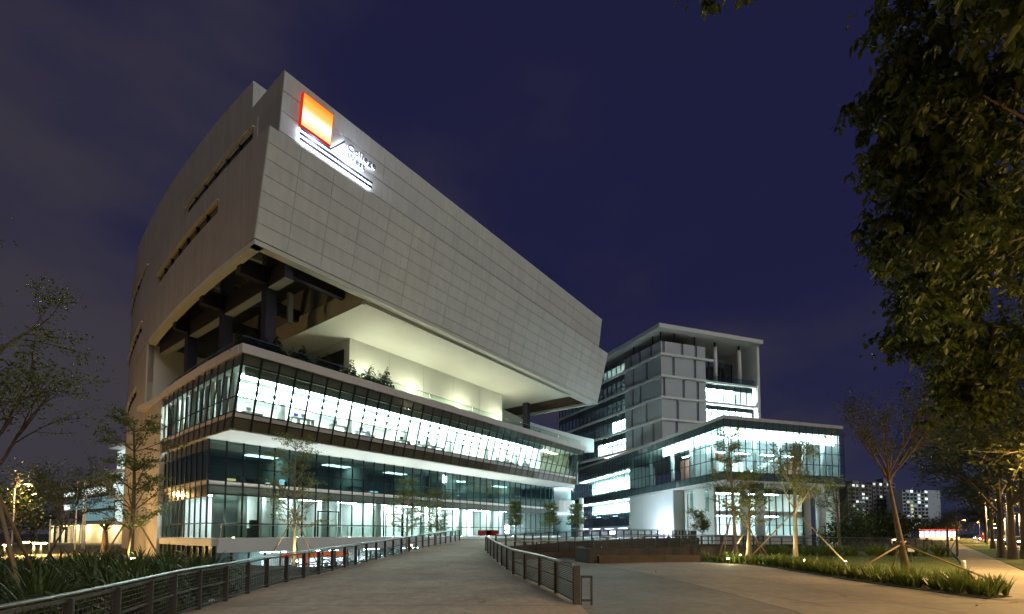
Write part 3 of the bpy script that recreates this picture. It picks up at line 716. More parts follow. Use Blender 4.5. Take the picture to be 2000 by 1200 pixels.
facade(A, pos_b, 10, [(-2.9, .9, 'spandrel', 'spandrel_panel')], mw=0.1, md=0.3)
gr = MB()
for k in range(15):
    t = 1.2 + k*2.1; MB().box(t, t+2.06, 7.25, 7.27, 1.62, 2.7).build('balustrade_pane', 'glass_rail', A); gr.bar((t, 7.26, 1.58), (t, 7.26, 2.74), .05)
gr.bar((1.2, 7.26, 2.75), (32.7, 7.26, 2.75), .05); gr.build('balustrade_rail', 'handrail', A)
# basement shop below the plinth
def pos_base(i, z): return (1.0 + i*1.5, 8.2)
facade(A, pos_base, 19, [(-2.95, 0.28, lambda i: 'glass_teal' if i < 3 or i > 10 else 'glass', 'glass_pane')], tr=(-1.2,))
MB().box(0.9, 30, 11.5, 11.8, -3.0, 0.2).build('basement_wall', 'interior_grey', A)
MB().box(0.9, 30, 8.3, 11.8, -3.2, -2.98).build('basement_floor', 'office_floor', A)
MB().box(7.6, 15.2, 8.9, 9.05, -0.5, 0.0).build('shop_sign_band', 'shop_orange', A)
for k, t in enumerate((5.6, 8.6, 10.3, 11.9, 13.4, 16.4, 19.5)):
    MB().box(t, t+(1.1 if k else .7), 8.9, 9.0, -1.9, -0.62).build('shop_light_box', 'shop_white', A)
for t in (9.8, 12.9): MB().box(t, t+.45, 8.8, 8.86, -2.4, -0.55).build('shop_poster', 'shop_orange', A)
for t in (6, 12, 18, 24): MB().box(t, t+2.5, 9.9, 10.2, 0.1, 0.14).build('ceiling_light', 'light_soft', A)

# --- terrace uplights and one added fill light
for k, t in enumerate((17.4, 24.3, 33.5, 42.0)):
    up = empty('terrace_uplight', a_wld(t, 9.12, 19.5)); tag(up, ['small wall light at the left end of the cream terrace wall', 'second small wall light from the left on the cream terrace wall', 'third small wall light from the left on the cream terrace wall', 'small wall light at the right end of the cream terrace wall'][k], 'uplight', 'uplights along the terrace wall')
    MB().lathe([(.12,0),(.12,.18),(.16,.3),(.15,.3)], 10).build('housing', 'steel_dark', up); MB().lathe([(.14,.301),(.14,.33)], 10).build('lens', 'light_uplight', up)
    MB().bar((0,0,.1),(-.2,.15,.1),.05).build('bracket', 'steel_dark', up); lamp('uplight_lamp', (1.5,-1.1,.3), 680, (0.95, 1.0, 0.76), up, 0.35)
fu = empty('terrace_uplight', a_wld(13.0, 4.5, 16.95)); tag(fu, 'added fill light behind the terrace shrubs below the steel frame', 'uplight', 'uplights along the terrace wall')  # added fixture around a fill lamp that brightens the steel frame
MB().lathe([(.12,0),(.12,.18),(.16,.3),(.15,.3)], 10).build('housing', 'steel_dark', fu); MB().lathe([(.14,.301),(.14,.33)], 10).build('lens', 'light_uplight', fu); lamp('uplight_lamp', (0,0,.7), 260, (0.95, 1.0, 0.76), fu, .3)
# planting on the terrace
def cloud_leaves(name, centers, size, m, parent, seed=1, flat=0.4, elong=1.8):
    r = np.random.default_rng(seed); C = np.asarray(centers, float); n = len(C)
    nrm = r.normal(size=(n,3)); nrm[:,2] = np.abs(nrm[:,2]) + flat; nrm /= np.linalg.norm(nrm, axis=1, keepdims=True)
    x = r.normal(size=(n,3)); x -= nrm * (x*nrm).sum(1, keepdims=True); x /= np.linalg.norm(x, axis=1, keepdims=True); y = np.cross(nrm, x)
    s = size * r.uniform(0.45, 1.45, (n,1)); w = s/elong
    bend = nrm * s * r.uniform(-.25, .05, (n,1))
    V = np.stack([C - x*s*.5, C + y*w*.5 + bend*.3, C + x*s*.5 + bend, C - y*w*.5 + bend*.3], 1).reshape(-1,3)
    Fq = np.arange(4*n).reshape(n,4)
    return link(name, arrays_mesh(name, V, Fq, m), parent)
def shrub(name, label, cat, base, rx, ry, h, n, size, m, group=None, seed=0, rz=0.0):
    t = empty(name, base, rz); tag(t, label, cat, group); r = np.random.default_rng(seed)
    c = r.normal(size=(n,3)); c /= np.linalg.norm(c, axis=1, keepdims=True); c *= r.uniform(.35, 1, (n,1))**.5
    c[:,2] = np.abs(c[:,2]); c *= np.array([rx, ry, h]); c[:,2] *= 1 + .25*np.sin(c[:,0]*5)*np.cos(c[:,1]*4)
    cloud_leaves('foliage', c, size, m, t, seed)
    st = MB()
    for k in range(5):
        q = c[int(r.integers(n))]; st.tube([(q[0]*.2, q[1]*.2, 0), (q[0]*.6, q[1]*.6, q[2]*.5), tuple(q)], [.03, .02, .008], 4)
    st.build('stem', 'bark', t); return t
tl = ['dark shrub at the glass corner of the terrace', 'bushy dark shrub left of the terrace column', 'low dark shrub below the open steel frame', 'spreading dark shrub in the middle of the terrace planting', 'dark shrub before the black opening on the terrace', 'tall dark shrub beside the terrace wall', 'bushy shrub ending the terrace planting on the right']
for k, t in enumerate((1.4, 3.6, 6.0, 8.6, 11.2, 13.6, 15.6)):
    shrub('terrace_shrub', tl[k], 'shrub', a_wld(t, 3.6, 16.95), 1.5, .6, [2.0,2.2,2.1,2.2,2.3,2.4,2.6][k], 1500, .24, 'leaf_dark', 'terrace shrubs', 30+k, ANG_A)
shrub('terrace_shrub', 'small shrub at the far left end of the terrace edge', 'shrub', a_wld(cw(23)+1.3, 22.5, 16.95), .7, .7, 1.4, 500, .2, 'leaf_dark', 'terrace shrubs', 51)
shrub('terrace_shrub', 'bright green shrub at the right end of the terrace', 'shrub', a_wld(45.5, 3.6, 16.95), 1.4, .5, 1.3, 500, .2, 'leaf_border', 'terrace shrubs', 52, ANG_A)
shrub('terrace_shrub', 'long dark shrub at the far right end of the terrace', 'shrub', a_wld(50, 3.6, 16.95), 3.0, .5, 1.1, 900, .2, 'leaf_dark', 'terrace shrubs', 53, ANG_A)

# ================================================================== ILLUMINATED SIGN on the top wall
SG = empty('illuminated_sign', a_wld(0, 0, 0), ANG_A); tag(SG, 'glowing orange square logo sign with College West lettering on the top wall', 'sign')
def sd_(z): return lerp(0.0, -0.9, (z-33.4)/6.4)
def plate(t0, t1, z0, z1, o0, o1, z0b=None, z1b=None):   # plate on the leaning wall, o = distance in front of it
    z0b = z0 if z0b is None else z0b; z1b = z1 if z1b is None else z1b
    return [(t0,sd_(z0)-o1,z0),(t1,sd_(z0b)-o1,z0b),(t1,sd_(z0b)-o0,z0b),(t0,sd_(z0)-o0,z0),(t0,sd_(z1)-o1,z1),(t1,sd_(z1b)-o1,z1b),(t1,sd_(z1b)-o0,z1b),(t0,sd_(z1)-o0,z1)]
MB().hexa(plate(3.07, 5.92, 36.27, 38.95, .1, .42)).build('square_rim', 'sign_rim', SG)
MB().hexa(plate(3.14, 5.85, 36.33, 38.88, .3, .45)).build('square_face', 'sign_orange', SG)
def bar_s(t0, t1, z, zb=None, w=.17, hal=.17):
    zb = z if zb is None else zb
    MB().hexa(plate(t0, t1, z-w/2, z+w/2, .34, .42, zb-w/2, zb+w/2)).build('logo_bar', 'sign_metal', SG)
    MB().hexa(plate(t0+.03, t1-.03, z-w/2+.02, z+w/2-.02, .24, .3, zb-w/2+.02, zb+w/2-.02)).build('bar_backlight', 'sign_halo', SG)
bar_s(3.1, 5.95, 36.02, w=.2); bar_s(3.1, 10.45, 35.62, w=.2); bar_s(3.1, 10.42, 35.2, w=.2)
bar_s(5.95, 7.2, 36.05, 37.5, .2, .16)
def text_mesh(txt, size):
    cu = bpy.data.curves.new('letters', 'FONT'); cu.body = txt; cu.size = size; cu.extrude = 0.04; cu.offset = 0.012; cu.space_character = 1.12
    o = bpy.data.objects.new('tmp', cu); COL.objects.link(o); dg = bpy.context.evaluated_depsgraph_get(); dg.update()
    me = bpy.data.meshes.new_from_object(o.evaluated_get(dg)); bpy.data.objects.remove(o); return me
for txt, t0, z0, w in (('College', 7.55, 37.02, 3.05), ('West', 7.55, 36.28, 1.95)):
    me = text_mesh(txt, .80); vs = [v.co.x for v in me.vertices]; sx = w/(max(vs)-min(vs))
    tilt = math.atan2(0.9, 6.4)
    for v in me.vertices:
        x, y, z = v.co; zz = z0 + y; v.co = (t0 + x*sx, sd_(zz) - .38 - z, zz)
    me.materials.clear(); me.materials.append(MATS['sign_metal']); link('lettering', me, SG)
    m2 = me.copy(); m2.materials.clear(); m2.materials.append(MATS['letter_halo'])
    for v in m2.vertices: v.co.y += .14
    link('letter_backlight', m2, SG)
lamp('sign_lamp', (8.0, sd_(36.3)-1.0, 36.3), 170, (.6, .68, 1.0), SG, .3); lamp('sign_lamp', (4.4, sd_(36)-.9, 35.9), 110, (.6, .68, 1.0), SG, .3)

# ================================================================== BUILDING B (right): glass podium and tower
BC = ony(1414, 875, 69.0); BX, BY = BC.x, BC.y
B = empty('podium_building', (BX, BY, 0)); tag(B, 'glass podium block on columns with a bright ceiling band at right', 'building')
er = Vector((.951, .309)); el = Vector((-.187, .982))
BL = 23.4
def pr(i, z): k = i*BL/18; return (er.x*k, er.y*k)
def plf(i, z): k = i*1.5; c = 0.0006*k*k; return (el.x*k - c*.98, el.y*k - c*.187)
# right face: rows
PT = [(9.75, 10.9, 'spandrel_teal', 'spandrel_panel'), (10.9, 12.6, 'glass_teal', 'glass_pane'), (12.6, 14.4, 'glass_teal', 'glass_pane'), (14.4, 16.0, 'glass_teal', 'glass_pane'), (16.0, 17.45, 'glass', 'glass_pane'), (17.45, 18.6, 'spandrel_teal', 'spandrel_panel')]
facade(B, pr, 18, PT, tr=(10.9, 12.6, 14.4, 16.0, 17.45), mw=.05, md=.12)
MB().wallseg((er.x*(BL-.4), er.y*(BL-.4)+.4), (er.x*BL-3, er.y*BL+21), .2, 9.8, 18.5).build('east_wall', 'interior_grey', B)
# left face runs the other way round so that its outside faces west
NLB = 44
def plr(i, z): return plf(NLB - i, z)
def below(i): return None
PL = [(9.75, 10.9, 'spandrel_teal', 'spandrel_panel'), (10.9, 12.9, 'glass_teal', 'glass_pane'), (12.9, 15.2, 'glass_teal', 'glass_pane'), (15.2, 17.45, 'glass_teal', 'glass_pane'), (17.45, 18.6, 'spandrel_teal', 'spandrel_panel')]
facade(B, plr, NLB, PL, tr=(10.9, 12.9, 15.2, 17.45), mw=.08, md=.07)
KW = 21   # the lower glass starts here (bays from the corner)
def pll(i, z): return plf(NLB - i, z)
facade(B, pll, NLB - KW, [(3.6, 5.2, 'glass_teal', 'glass_pane'), (5.2, 7.6, 'glass_teal', 'glass_pane'), (7.6, 9.75, 'glass_teal', 'glass_pane')], tr=(5.2, 7.6), mw=.08, md=.07)
def offs(k, inn):   # point on left face at distance k, moved inwards
    p = Vector(plf(k/1.5, 0)); return (p.x + .982*inn, p.y + .187*inn)
far = 66.0
plan = [offs(0, .0)] + [(er.x*BL, er.y*BL), (er.x*BL - 3 + .0, er.y*BL + 22), offs(far, 22), offs(far, .0)] + [offs(k, 0.0) for k in (50, 34, 18)]
def inset(pl_, s): 
    c = Vector((sum(p[0] for p in pl_)/len(pl_), sum(p[1] for p in pl_)/len(pl_))); return [tuple(Vector(p) + (c-Vector(p)).normalized()*s) for p in pl_]
ip = inset(plan, .35)
MB().poly(ip, 9.5, 9.72).build('podium_soffit', 'soffit', B); MB().poly(ip, 10.7, 10.95).build('storey_floor', 'office_floor', B)
MB().poly(ip, 17.5, 17.8).build('storey_ceiling', 'interior', B); MB().poly(inset(plan, .05), 18.6, 18.75).build('roof', 'band', B)
pp = MB(); L_ = plan
for a, c in [(L_[0], L_[1]), (L_[1], L_[2]), (L_[7], L_[0]), (L_[6], L_[7]), (L_[5], L_[6]), (L_[4], L_[5])]: pp.wallseg(a, c, .35, 18.6, 19.1)
pp.build('parapet', 'band', B)
# fascia under the glass box
pf = MB()
for a, c in [(L_[0], L_[1]), (L_[7], L_[0])]: pf.wallseg(a, c, .3, 9.42, 9.72)
pf.build('box_edge', 'white_paint', B)
# luminous ceiling band, columns and rooms inside the box
MB().wallseg(offs(20, 1.4), offs(0.8, 1.4), -.1, 16.15, 17.45).build('light_band', 'light_cove', B) if False else None
lb = MB(); q0 = offs(19.5, 1.2); q1 = offs(1.2, 1.2); lb.wallseg(q0, q1, .12, 16.1, 17.45); lb.build('light_band', 'light_cove', B)
a = Vector((er.x*1.2-er.y*1.2, er.y*1.2+er.x*1.2)); c = Vector((er.x*(BL-.5)-er.y*1.2, er.y*(BL-.5)+er.x*1.2)); MB().wallseg(a, c, .12, 16.1, 17.45).build('light_band', 'light_cove', B)
for k in (3, 8, 13, 18, 22): 
    p = (er.x*k - er.y*2.6, er.y*k + er.x*2.6); MB().lathe([(.32,0),(.32,6.5)], 12, (p[0], p[1], 10.95)).build('interior_column', 'interior', B, smooth=True)
for k in (6, 12, 18, 26, 34): 
    p = offs(k, 2.2); MB().lathe([(.32,0),(.32,6.5)], 12, (p[0], p[1], 10.95)).build('interior_column', 'interior', B, smooth=True)
MB().wallseg(offs(20, 5), offs(8, 5), .2, 10.95, 15.4).build('timber_wall', 'wood_wall', B)
MB().wallseg((er.x*2-er.y*9, er.y*2+er.x*9), (er.x*BL-er.y*9, er.y*BL+er.x*9), .2, 10.95, 17.5).build('room_wall', 'interior_grey', B)
MB().wallseg((er.x*17-er.y*5, er.y*17+er.x*5), (er.x*21-er.y*5, er.y*21+er.x*5), .2, 10.95, 14).build('timber_wall', 'wood_wall', B)
MB().wallseg((er.x*5-er.y*7, er.y*5+er.x*7), (er.x*10-er.y*7, er.y*10+er.x*7), .3, 11, 13.6).build('meeting_box', 'interior', B)
st = MB().bar((er.x*9-er.y*6, er.y*9+er.x*6, 11.2), (er.x*19-er.y*6, er.y*19+er.x*6, 15.6), .5, .4); st.build('stair_flight', 'interior', B)
for k in (9, 14, 19): MB().wallseg((er.x*k-er.y*3, er.y*k+er.x*3), (er.x*(k+2.6)-er.y*3, er.y*(k+2.6)+er.x*3), .3, 17.3, 17.36).build('ceiling_light', 'light_white', B)
for k in (3, 8, 13, 17): MB().wallseg((er.x*k-er.y*6, er.y*k+er.x*6), (er.x*(k+2.6)-er.y*6, er.y*(k+2.6)+er.x*6), .5, 14.9, 14.95).build('ceiling_light', 'light_soft', B)
for k in (9, 14): MB().wallseg(offs(k+3, 3.5), offs(k, 3.5), .5, 15.6, 15.66).build('ceiling_light', 'light_soft', B)
# lit rooms in the far part of the west face
for z0, z1, ka, kb, lm in ((11.4, 15.6, 31.5, 64, 'light_bright'), (6.5, 9.42, 31.8, 64, 'light_bright'), (3.8, 6.1, 31.8, 64, None)):
    MB().wallseg(offs(kb, 6), offs(ka, 6), .2, z0, z1).build('room_wall', 'interior' if lm else 'spandrel_teal', B)
    MB().poly([offs(ka,.4), offs(ka,6), offs(kb,6), offs(kb,.4)], z0-.3, z0-.02).build('storey_floor', 'interior_grey', B)
    MB().poly([offs(ka,.4), offs(ka,6), offs(kb,6), offs(kb,.4)], z1+.0, z1+.25).build('storey_ceiling', 'interior', B)
    MB().wallseg(offs(ka, .4), offs(ka, 6), .15, z0, z1).build('room_wall', 'interior', B)
    if lm:
        for k in np.arange(ka+1, kb-3, 5.0): MB().wallseg(offs(k+4, 2.4), offs(k, 2.4), -.8, z1-.06, z1-.02).build('ceiling_light', lm, B)
    else:
        for k in np.arange(ka+2, kb-3, 9.0): MB().wallseg(offs(k+2, 3), offs(k, 3), -.4, z1-.06, z1-.02).build('ceiling_light', 'light_blue', B)
MB().poly([offs(31.5,.3), offs(31.5,7), offs(66,7), offs(66,.3)], 3.2, 3.6).build('storey_floor', 'soffit', B)
MB().wallseg(offs(66, 4), offs(31.5, 4), .2, 1.3, 3.2).build('ground_wall', 'interior', B)
for k in (36, 43, 50, 57): MB().wallseg(offs(k+3.5, 2), offs(k, 2), -.5, 3.12, 3.18).build('ceiling_light', 'light_blue', B)
for k in (33, 40, 47, 54, 61): p = offs(k, .9); MB().lathe([(.3,0),(.3,1.9)], 10, (p[0], p[1], 1.3)).build('column', 'white_paint', B, smooth=True)
# white wall panels below the box, cream wall and columns
for k in range(6):
    MB().wallseg(offs(31.4 - k*2.75, .35), offs(31.4 - (k+1)*2.75 + .03, .35), .3, 1.0, 9.42).build('white_wall_panel', 'white_paint', B)
ka, kb = offs(14.6, 1.2), offs(2.5, 5.5)
MB().wallseg(offs(14.8, .4), offs(14.6, 6.5), .4, 0.0, 9.42).build('core_wall', 'cream', B)
MB().wallseg(offs(14.3, 2.2), (er.x*3.2-er.y*6, er.y*3.2+er.x*6), .4, -.2, 9.42).build('core_wall', 'cream', B)
for f in (.22, .74):
    p0 = Vector(offs(14.3, 2.15)); p1 = Vector((er.x*3.2-er.y*6, er.y*3.2+er.x*6)) - Vector((.05,.05)); d = (p1-p0).normalized(); a = lerp(p0, p1, f)
    n = Vector((d.y, -d.x))*.06; MB().wallseg(a+n, a+d*.8+n, .05, 5.6, 9.2).build('slot_window', 'glass_dark', B)
cl = [(1455, 69.8), (1486, 74), (1605, 74.2), (1394, 71.5)]
for u, y in cl[:3]:
    p = ony(u, 1043, y); MB().lathe([(.62,-.3),(.62,9.42)], 18, (p.x-BX, p.y-BY, 0)).build('column', 'white_paint', B, smooth=True)
p = ony(1636, 1043, 77); MB().box(p.x-BX-.9, p.x-BX+.2, p.y-BY-.4, p.y-BY+4, -.3, 9.42).build('end_wall', 'cream', B)
# recessed lower floors behind the columns
def prl(i, z): k = 3.6 + i*(BL-4.5)/13; return (er.x*k - er.y*7, er.y*k + er.x*7)
facade(B, prl, 13, [(1.7, 5.0, 'glass_teal', 'glass_pane'), (5.0, 5.7, 'white_paint', 'band_panel'), (5.7, 8.6, 'glass', 'glass_pane'), (8.6, 9.4, 'spandrel_teal', 'spandrel_panel')], tr=(3.4,), mw=.09, md=.18)
w0 = lambda k, n_: (er.x*k - er.y*n_, er.y*k + er.x*n_)
MB().wallseg(w0(3.4, 6.9), w0(BL, 6.9), .3, .2, 1.68).build('plinth', 'white_paint', B)
for z0, z1 in ((1.6, 5.0), (5.7, 8.8)):
    MB().wallseg(w0(3.6, 13), w0(BL, 13), .2, z0, z1).build('room_wall', 'interior', B)
    MB().poly([w0(3.6,7.2), w0(BL,7.2), w0(BL,13), w0(3.6,13)], z0-.2, z0).build('storey_floor', 'office_floor', B)
    for k in (6, 11, 16): MB().wallseg(w0(k, 9.5), w0(k+3.8, 9.5), .7, z1-.12, z1-.06).build('ceiling_light', 'light_white', B)
MB().poly([w0(3.6,7.2), w0(BL,7.2), w0(BL,13), w0(3.6,13)], 8.8, 9.0).build('storey_ceiling', 'interior', B)
MB().poly([w0(3.6,7.2), w0(BL,7.2), w0(BL,13), w0(3.6,13)], 5.0, 5.2).build('storey_ceiling', 'interior', B)
MB().wallseg(w0(22.3, 7.0), w0(24.3, 7.0), .3, -.1, 9.42).build('end_wall', 'cream', B)
MB().wallseg(w0(BL, 7.2), w0(BL, 13.2), .2, 1.4, 9.0).build('room_end_wall', 'interior', B)
MB().wallseg(w0(11, 8.6), w0(16, 8.6), .1, 2.4, 4.6).build('display_wall', 'win_bright', B)

# tower
TC = ony(1292, 750, 92.0)
T = empty('office_tower', (TC.x, TC.y, 0)); tag(T, 'tall office tower with white slotted panels and a thin roof canopy', 'building')
tlv = Vector((-.406, .914)); trv = Vector((.947, .322))
def tl_(k, o=0.0): return (tlv.x*k - .914*o, tlv.y*k - .406*o)      # o = outwards (west)
def tr_(k, o=0.0): return (trv.x*k + .322*o, trv.y*k - .947*o)
lev = [19.4, 23.8, 28.1, 32.3, 36.6]
tops = lev[1:] + [39.4]
corner_o = lambda o: tuple(Vector(tl_(0, o)) + Vector((.322*o, -.947*o))*1.0)
slots = {0: ((2.2, 5.6, 8.6), (3.0,)), 1: ((4.2, 8.8), (3.3, 8.1)), 2: ((6.0, 8.4), (.25, 4.8, 8.2)), 3: ((3.9, 8.2), (2.5, 7.6)), 4: ((2.6, 6.0, 8.9), (.25, 4.6, 7.9))}
for i, z in enumerate(lev):
    zt = tops[i]; zb = z + .42
    for side, f, end in ((0, tl_, 11.4), (1, tr_, 10.5)):
        cuts = [0.0]
        for s_ in slots[i][side]: cuts += [s_, s_ + .62]
        cuts.append(end)
        for j in range(0, len(cuts)-1):
            a, c = cuts[j], cuts[j+1]
            if c - a < .05: continue
            if j % 2 == 0:
                p, q = (f(c), f(a)) if side == 0 else (f(a), f(c))
                MB().wallseg(p, q, .3, zb, zt - (.0 if i == 4 else .02)).build('wall_panel', 'tower_paint', T)
            else:
                p, q = (f(c, -.22), f(a, -.22)) if side == 0 else (f(a, -.22), f(c, -.22))
                MB().wallseg(p, q, .05, zb, zt-.02).build('slot_window', 'slot_glass', T)
    MB().poly([tl_(0, .0), tr_(10.5), (tr_(10.5)[0]-3, tr_(10.5)[1]+8.8), tl_(11.4)], z-.02, z+.40).build('floor_slab', 'white_paint', T)
    led = MB(); led.wallseg(tl_(11.4, .35), corner_o(.35), .5, z, z+.40); led.wallseg(corner_o(.35), tr_(10.7 + (1.6 if i == 4 else 0), .35), .5, z+.003, z+.403); led.build('ledge', 'white_paint', T)
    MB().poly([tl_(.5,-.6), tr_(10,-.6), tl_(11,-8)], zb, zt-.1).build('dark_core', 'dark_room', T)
# glass strips on the west side
for i, z in enumerate(lev):
    zt = tops[i] if i < 4 else 40.2
    n = 17
    fpos = lambda i_, z_: tl_(11.4 + (n - i_)*1.7, -.3)
    facade(T, fpos, n, [(z+.42, zt-1.2, 'glass_teal' if i < 2 else 'glass_dark', 'glass_pane'), (zt-1.2, zt-.02, 'spandrel_teal', 'spandrel_panel')], tr=(zt-1.2,), mw=.10, md=.2)
    MB().wallseg(tl_(41, .15), tl_(11.45, .15), .9, z, z+.40).build('ledge', 'white_paint', T)
    lit = {0: (11.6, 22.5), 1: (11.6, 17.0)}.get(i)
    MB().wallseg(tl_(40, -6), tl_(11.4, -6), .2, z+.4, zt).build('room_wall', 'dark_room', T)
    if lit:
        MB().wallseg(tl_(lit[1], -4), tl_(lit[0], -4), .2, z+.4, zt-1.0).build('room_wall', 'interior', T)
        MB().wallseg(tl_(lit[1], -.6), tl_(lit[1], -4), .15, z+.4, zt-1.0).build('room_wall', 'interior', T)
        MB().wallseg(tl_(lit[1], -1.2), tl_(lit[0], -1.2), 1.6, zt-1.25, zt-1.2).build('ceiling_light', 'light_white', T)
# right part: lit floors, open roof terrace, frame
for i, z in ((0, 19.4), (1, 23.8), (2, 28.1)):
    zt = z + 4.2; n = 8
    gpos = lambda i_, z_: tr_(10.7 + i_*1.5, -.5)
    facade(T, gpos, n, [(z+.42, zt-1.0, 'glass_teal', 'glass_pane'), (zt-1.0, zt-.02, 'spandrel_teal', 'spandrel_panel')], tr=(zt-1.0,), mw=.09, md=.2)
    MB().wallseg(tr_(10.5, .1), tr_(23.4, .1), .9, z, z+.40).build('ledge', 'white_paint', T)
    e_ = 23 if i < 2 else 18.8
    MB().wallseg(tr_(10.6, -4), tr_(e_, -4), .2, z+.4, zt).build('room_wall', 'interior', T)
    MB().wallseg(tr_(e_, -.9), tr_(e_, -4), .15, z+.4, zt).build('room_wall', 'interior', T)
    MB().wallseg(tr_(10.8, -1.4), tr_(e_, -1.4), 1.2, zt-.75, zt-.7).build('ceiling_light', 'light_white', T)
MB().wallseg(tr_(10.5, .1), tr_(23.4, .1), 9, 32.3, 32.7).build('roof_terrace', 'white_paint', T)
for k in range(9): MB().wallseg(tr_(10.8+k*1.4, -.1), tr_(10.8+k*1.4+1.36, -.1), .03, 32.7, 33.9).build('balustrade_pane', 'glass_teal', T)
rpos = lambda i_, z_: tr_(10.8 + i_*1.55, -6.5)
facade(T, rpos, 8, [(32.7, 36.6, 'glass_dark', 'glass_pane'), (36.6, 39.5, 'glass_dark', 'glass_pane')], tr=(36.6,), mw=.1, md=.2)
MB().wallseg(tr_(10.5, -9), tr_(23.4, -9), .2, 32.7, 39.5).build('room_wall', 'dark_room', T)
for k in (14.0, 20.2): p = tr_(k, -1.2); MB().lathe([(.42,0),(.42,7.6)], 14, (p[0], p[1], 32.7)).build('round_column', 'white_paint', T, smooth=True); MB().lathe([(.2,0),(.2,1.0)], 8, (p[0], p[1], 40.3)).build('column_neck', 'mullion', T)
MB().wallseg(tr_(23.4, .4), tr_(23.4, -12), -.6, 18.5, 41.5).build('frame_wall', 'white_paint', T)
can = [Vector(corner_o(1.2)), Vector(tr_(24.3, 1.2)), Vector(tr_(24.3, -9)), Vector(tr_(2, -12)), Vector(tl_(28, -8)), Vector(tl_(28, 1.2))]
MB().poly([tuple(p) for p in can], 41.45, 42.25).build('roof_canopy', 'white_paint', T)
for f, k in ((tl_, 3), (tl_, 9), (tr_, 0.4), (tr_, 3.6), (tr_, 8.4)): p = f(k, -.6); MB().lathe([(.14,0),(.14,2.1)], 8, (p[0], p[1], 39.4)).build('canopy_post', 'mullion', T)
MB().poly([tl_(0.3,-.3), tr_(10.3,-.3), tr_(10.3,-8), tl_(40,-8), tl_(40,-.5)], 39.0, 39.3).build('roof', 'panel_back', T)

# link bridge between the buildings
br = [ony(975, 796, 88), ony(1040, 826, 90), ony(1095, 842, 94), ony(1135, 853, 99), ony(1160, 858, 104)]
br = curve_pts([tuple(p) for p in br], 4); bm_ = MB(); bt = MB()
for a, c in zip(br[:-1], br[1:]):
    bm_.wallseg(a, c, .3, a.z-2.6, a.z, c.z-2.6, c.z); bt.wallseg(a, c, 4, a.z-2.9, a.z-2.6, c.z-2.9, c.z-2.6)
LB = empty('link_bridge', (0,0,0)); tag(LB, 'pale curved link bridge between the two buildings', 'bridge'); bm_.build('parapet', 'white_paint', LB); bt.build('deck', 'soffit', LB)
# round stair drum with white bands seen between the buildings
q = ony(1098, 1043, 98); DR = empty('stair_drum', (q.x, q.y, 0)); tag(DR, 'white banded drum beside the left building seen below its glass storey', 'building')
for z0, z1, m in ((1.3, 6.3, 'glass_teal'), (6.3, 8.6, 'white_paint'), (8.6, 11.2, 'glass_teal'), (11.2, 12.6, 'white_paint')): MB().lathe([(2.6,z0),(2.6,z1)], 20).build('drum_band', m, DR, smooth=False)
MB().lathe([(1.8,1.3),(1.8,12)], 16).build('drum_core', 'interior', DR, smooth=True); MB().lathe([(2.3,5.9),(2.3,5.95)], 16).build('ceiling_light', 'shop_white', DR); MB().lathe([(2.3,11.0),(2.3,11.05)], 16).build('ceiling_light', 'shop_white', DR)
MB().lathe([(.45,1.3),(.45,9)], 12, (3.6, -2, 0)).build('column', 'white_paint', DR, smooth=True)

# ================================================================== RAILINGS
def resample(pts, step):
    P = [Vector(p) for p in pts]; L = [0]
    for a, c in zip(P[:-1], P[1:]): L.append(L[-1] + (c-a).length)
    n = max(1, round(L[-1]/step)); out = []
    for i in range(n+1):
        s_ = L[-1]*i/n; j = max(k for k in range(len(L)) if L[k] <= s_ + 1e-9); j = min(j, len(P)-2)
        out.append(P[j].lerp(P[j+1], (s_-L[j])/max(1e-9, L[j+1]-L[j])))
    return out
def railing(name, label, pts, h=1.1, sp=1.6, wires=10, side=0.07, rail_m='handrail', metal='fence_metal', post_w=.09, wire_w=.012, mesh_v=0, group=None, cat='railing'):
    P = resample(pts, sp); o = empty(name, P[0]); tag(o, label, cat, group); b = P[0]
    up = Vector((0,0,1)); Q = [p - b for p in P]
    for i, p in enumerate(Q):
        d = (Q[min(i+1,len(Q)-1)] - Q[max(i-1,0)]); d.z = 0; d.normalize(); n = Vector((-d.y, d.x, 0))
        x = d*post_w*.28; y = n*post_w*.75
        MB().hexa([p-x-y-up*.15, p+x-y-up*.15, p+x+y-up*.15, p-x+y-up*.15, p-x-y+up*(h-.08), p+x-y+up*(h-.08), p+x+y+up*(h-.08), p-x+y+up*(h-.08)]).build('post', metal, o)
    nrm = []
    for i in range(len(Q)):
        d = (Q[min(i+1,len(Q)-1)] - Q[max(i-1,0)]); d.z = 0; d.normalize(); nrm.append(Vector((-d.y, d.x, 0)))
    hr = MB(); hr.tube([q + up*h - n*side for q, n in zip(Q, nrm)], .028, 8); hr.build('handrail', rail_m, o, smooth=True)
    for zz, w in ((h-.1, .055), (h*.52, .05), (.1, .06)):
        rb = MB()
        for a, c in zip(Q[:-1], Q[1:]): rb.bar(a+up*zz, c+up*zz, .04, w)
        rb.build('rail', metal, o)
    wb = MB()
    for k in range(wires):
        zz = lerp(.14, h-.14, (k+.5)/wires)
        for a, c in zip(Q[:-1], Q[1:]): wb.bar(a+up*zz, c+up*zz, wire_w)
    if mesh_v:
        R2 = resample(pts, mesh_v)
        for p in R2: wb.bar(p-b+up*.1, p-b+up*(h-.1), .009)
    wb.build('wire_mesh', metal, o, kind='stuff'); return o
lf = [(interp(y, XL) + .12, y, pz(y)) for y in list(np.arange(4.2, 47.0, .8))]
railing('railing', 'long dark mesh railing with steel handrail along the left of the ramp', lf, 1.1, 1.45, 9, mesh_v=.13)
rf = [(interp(y, XR) - .10, y, pz(y)) for y in list(np.arange(13.5, 34.6, .7))]
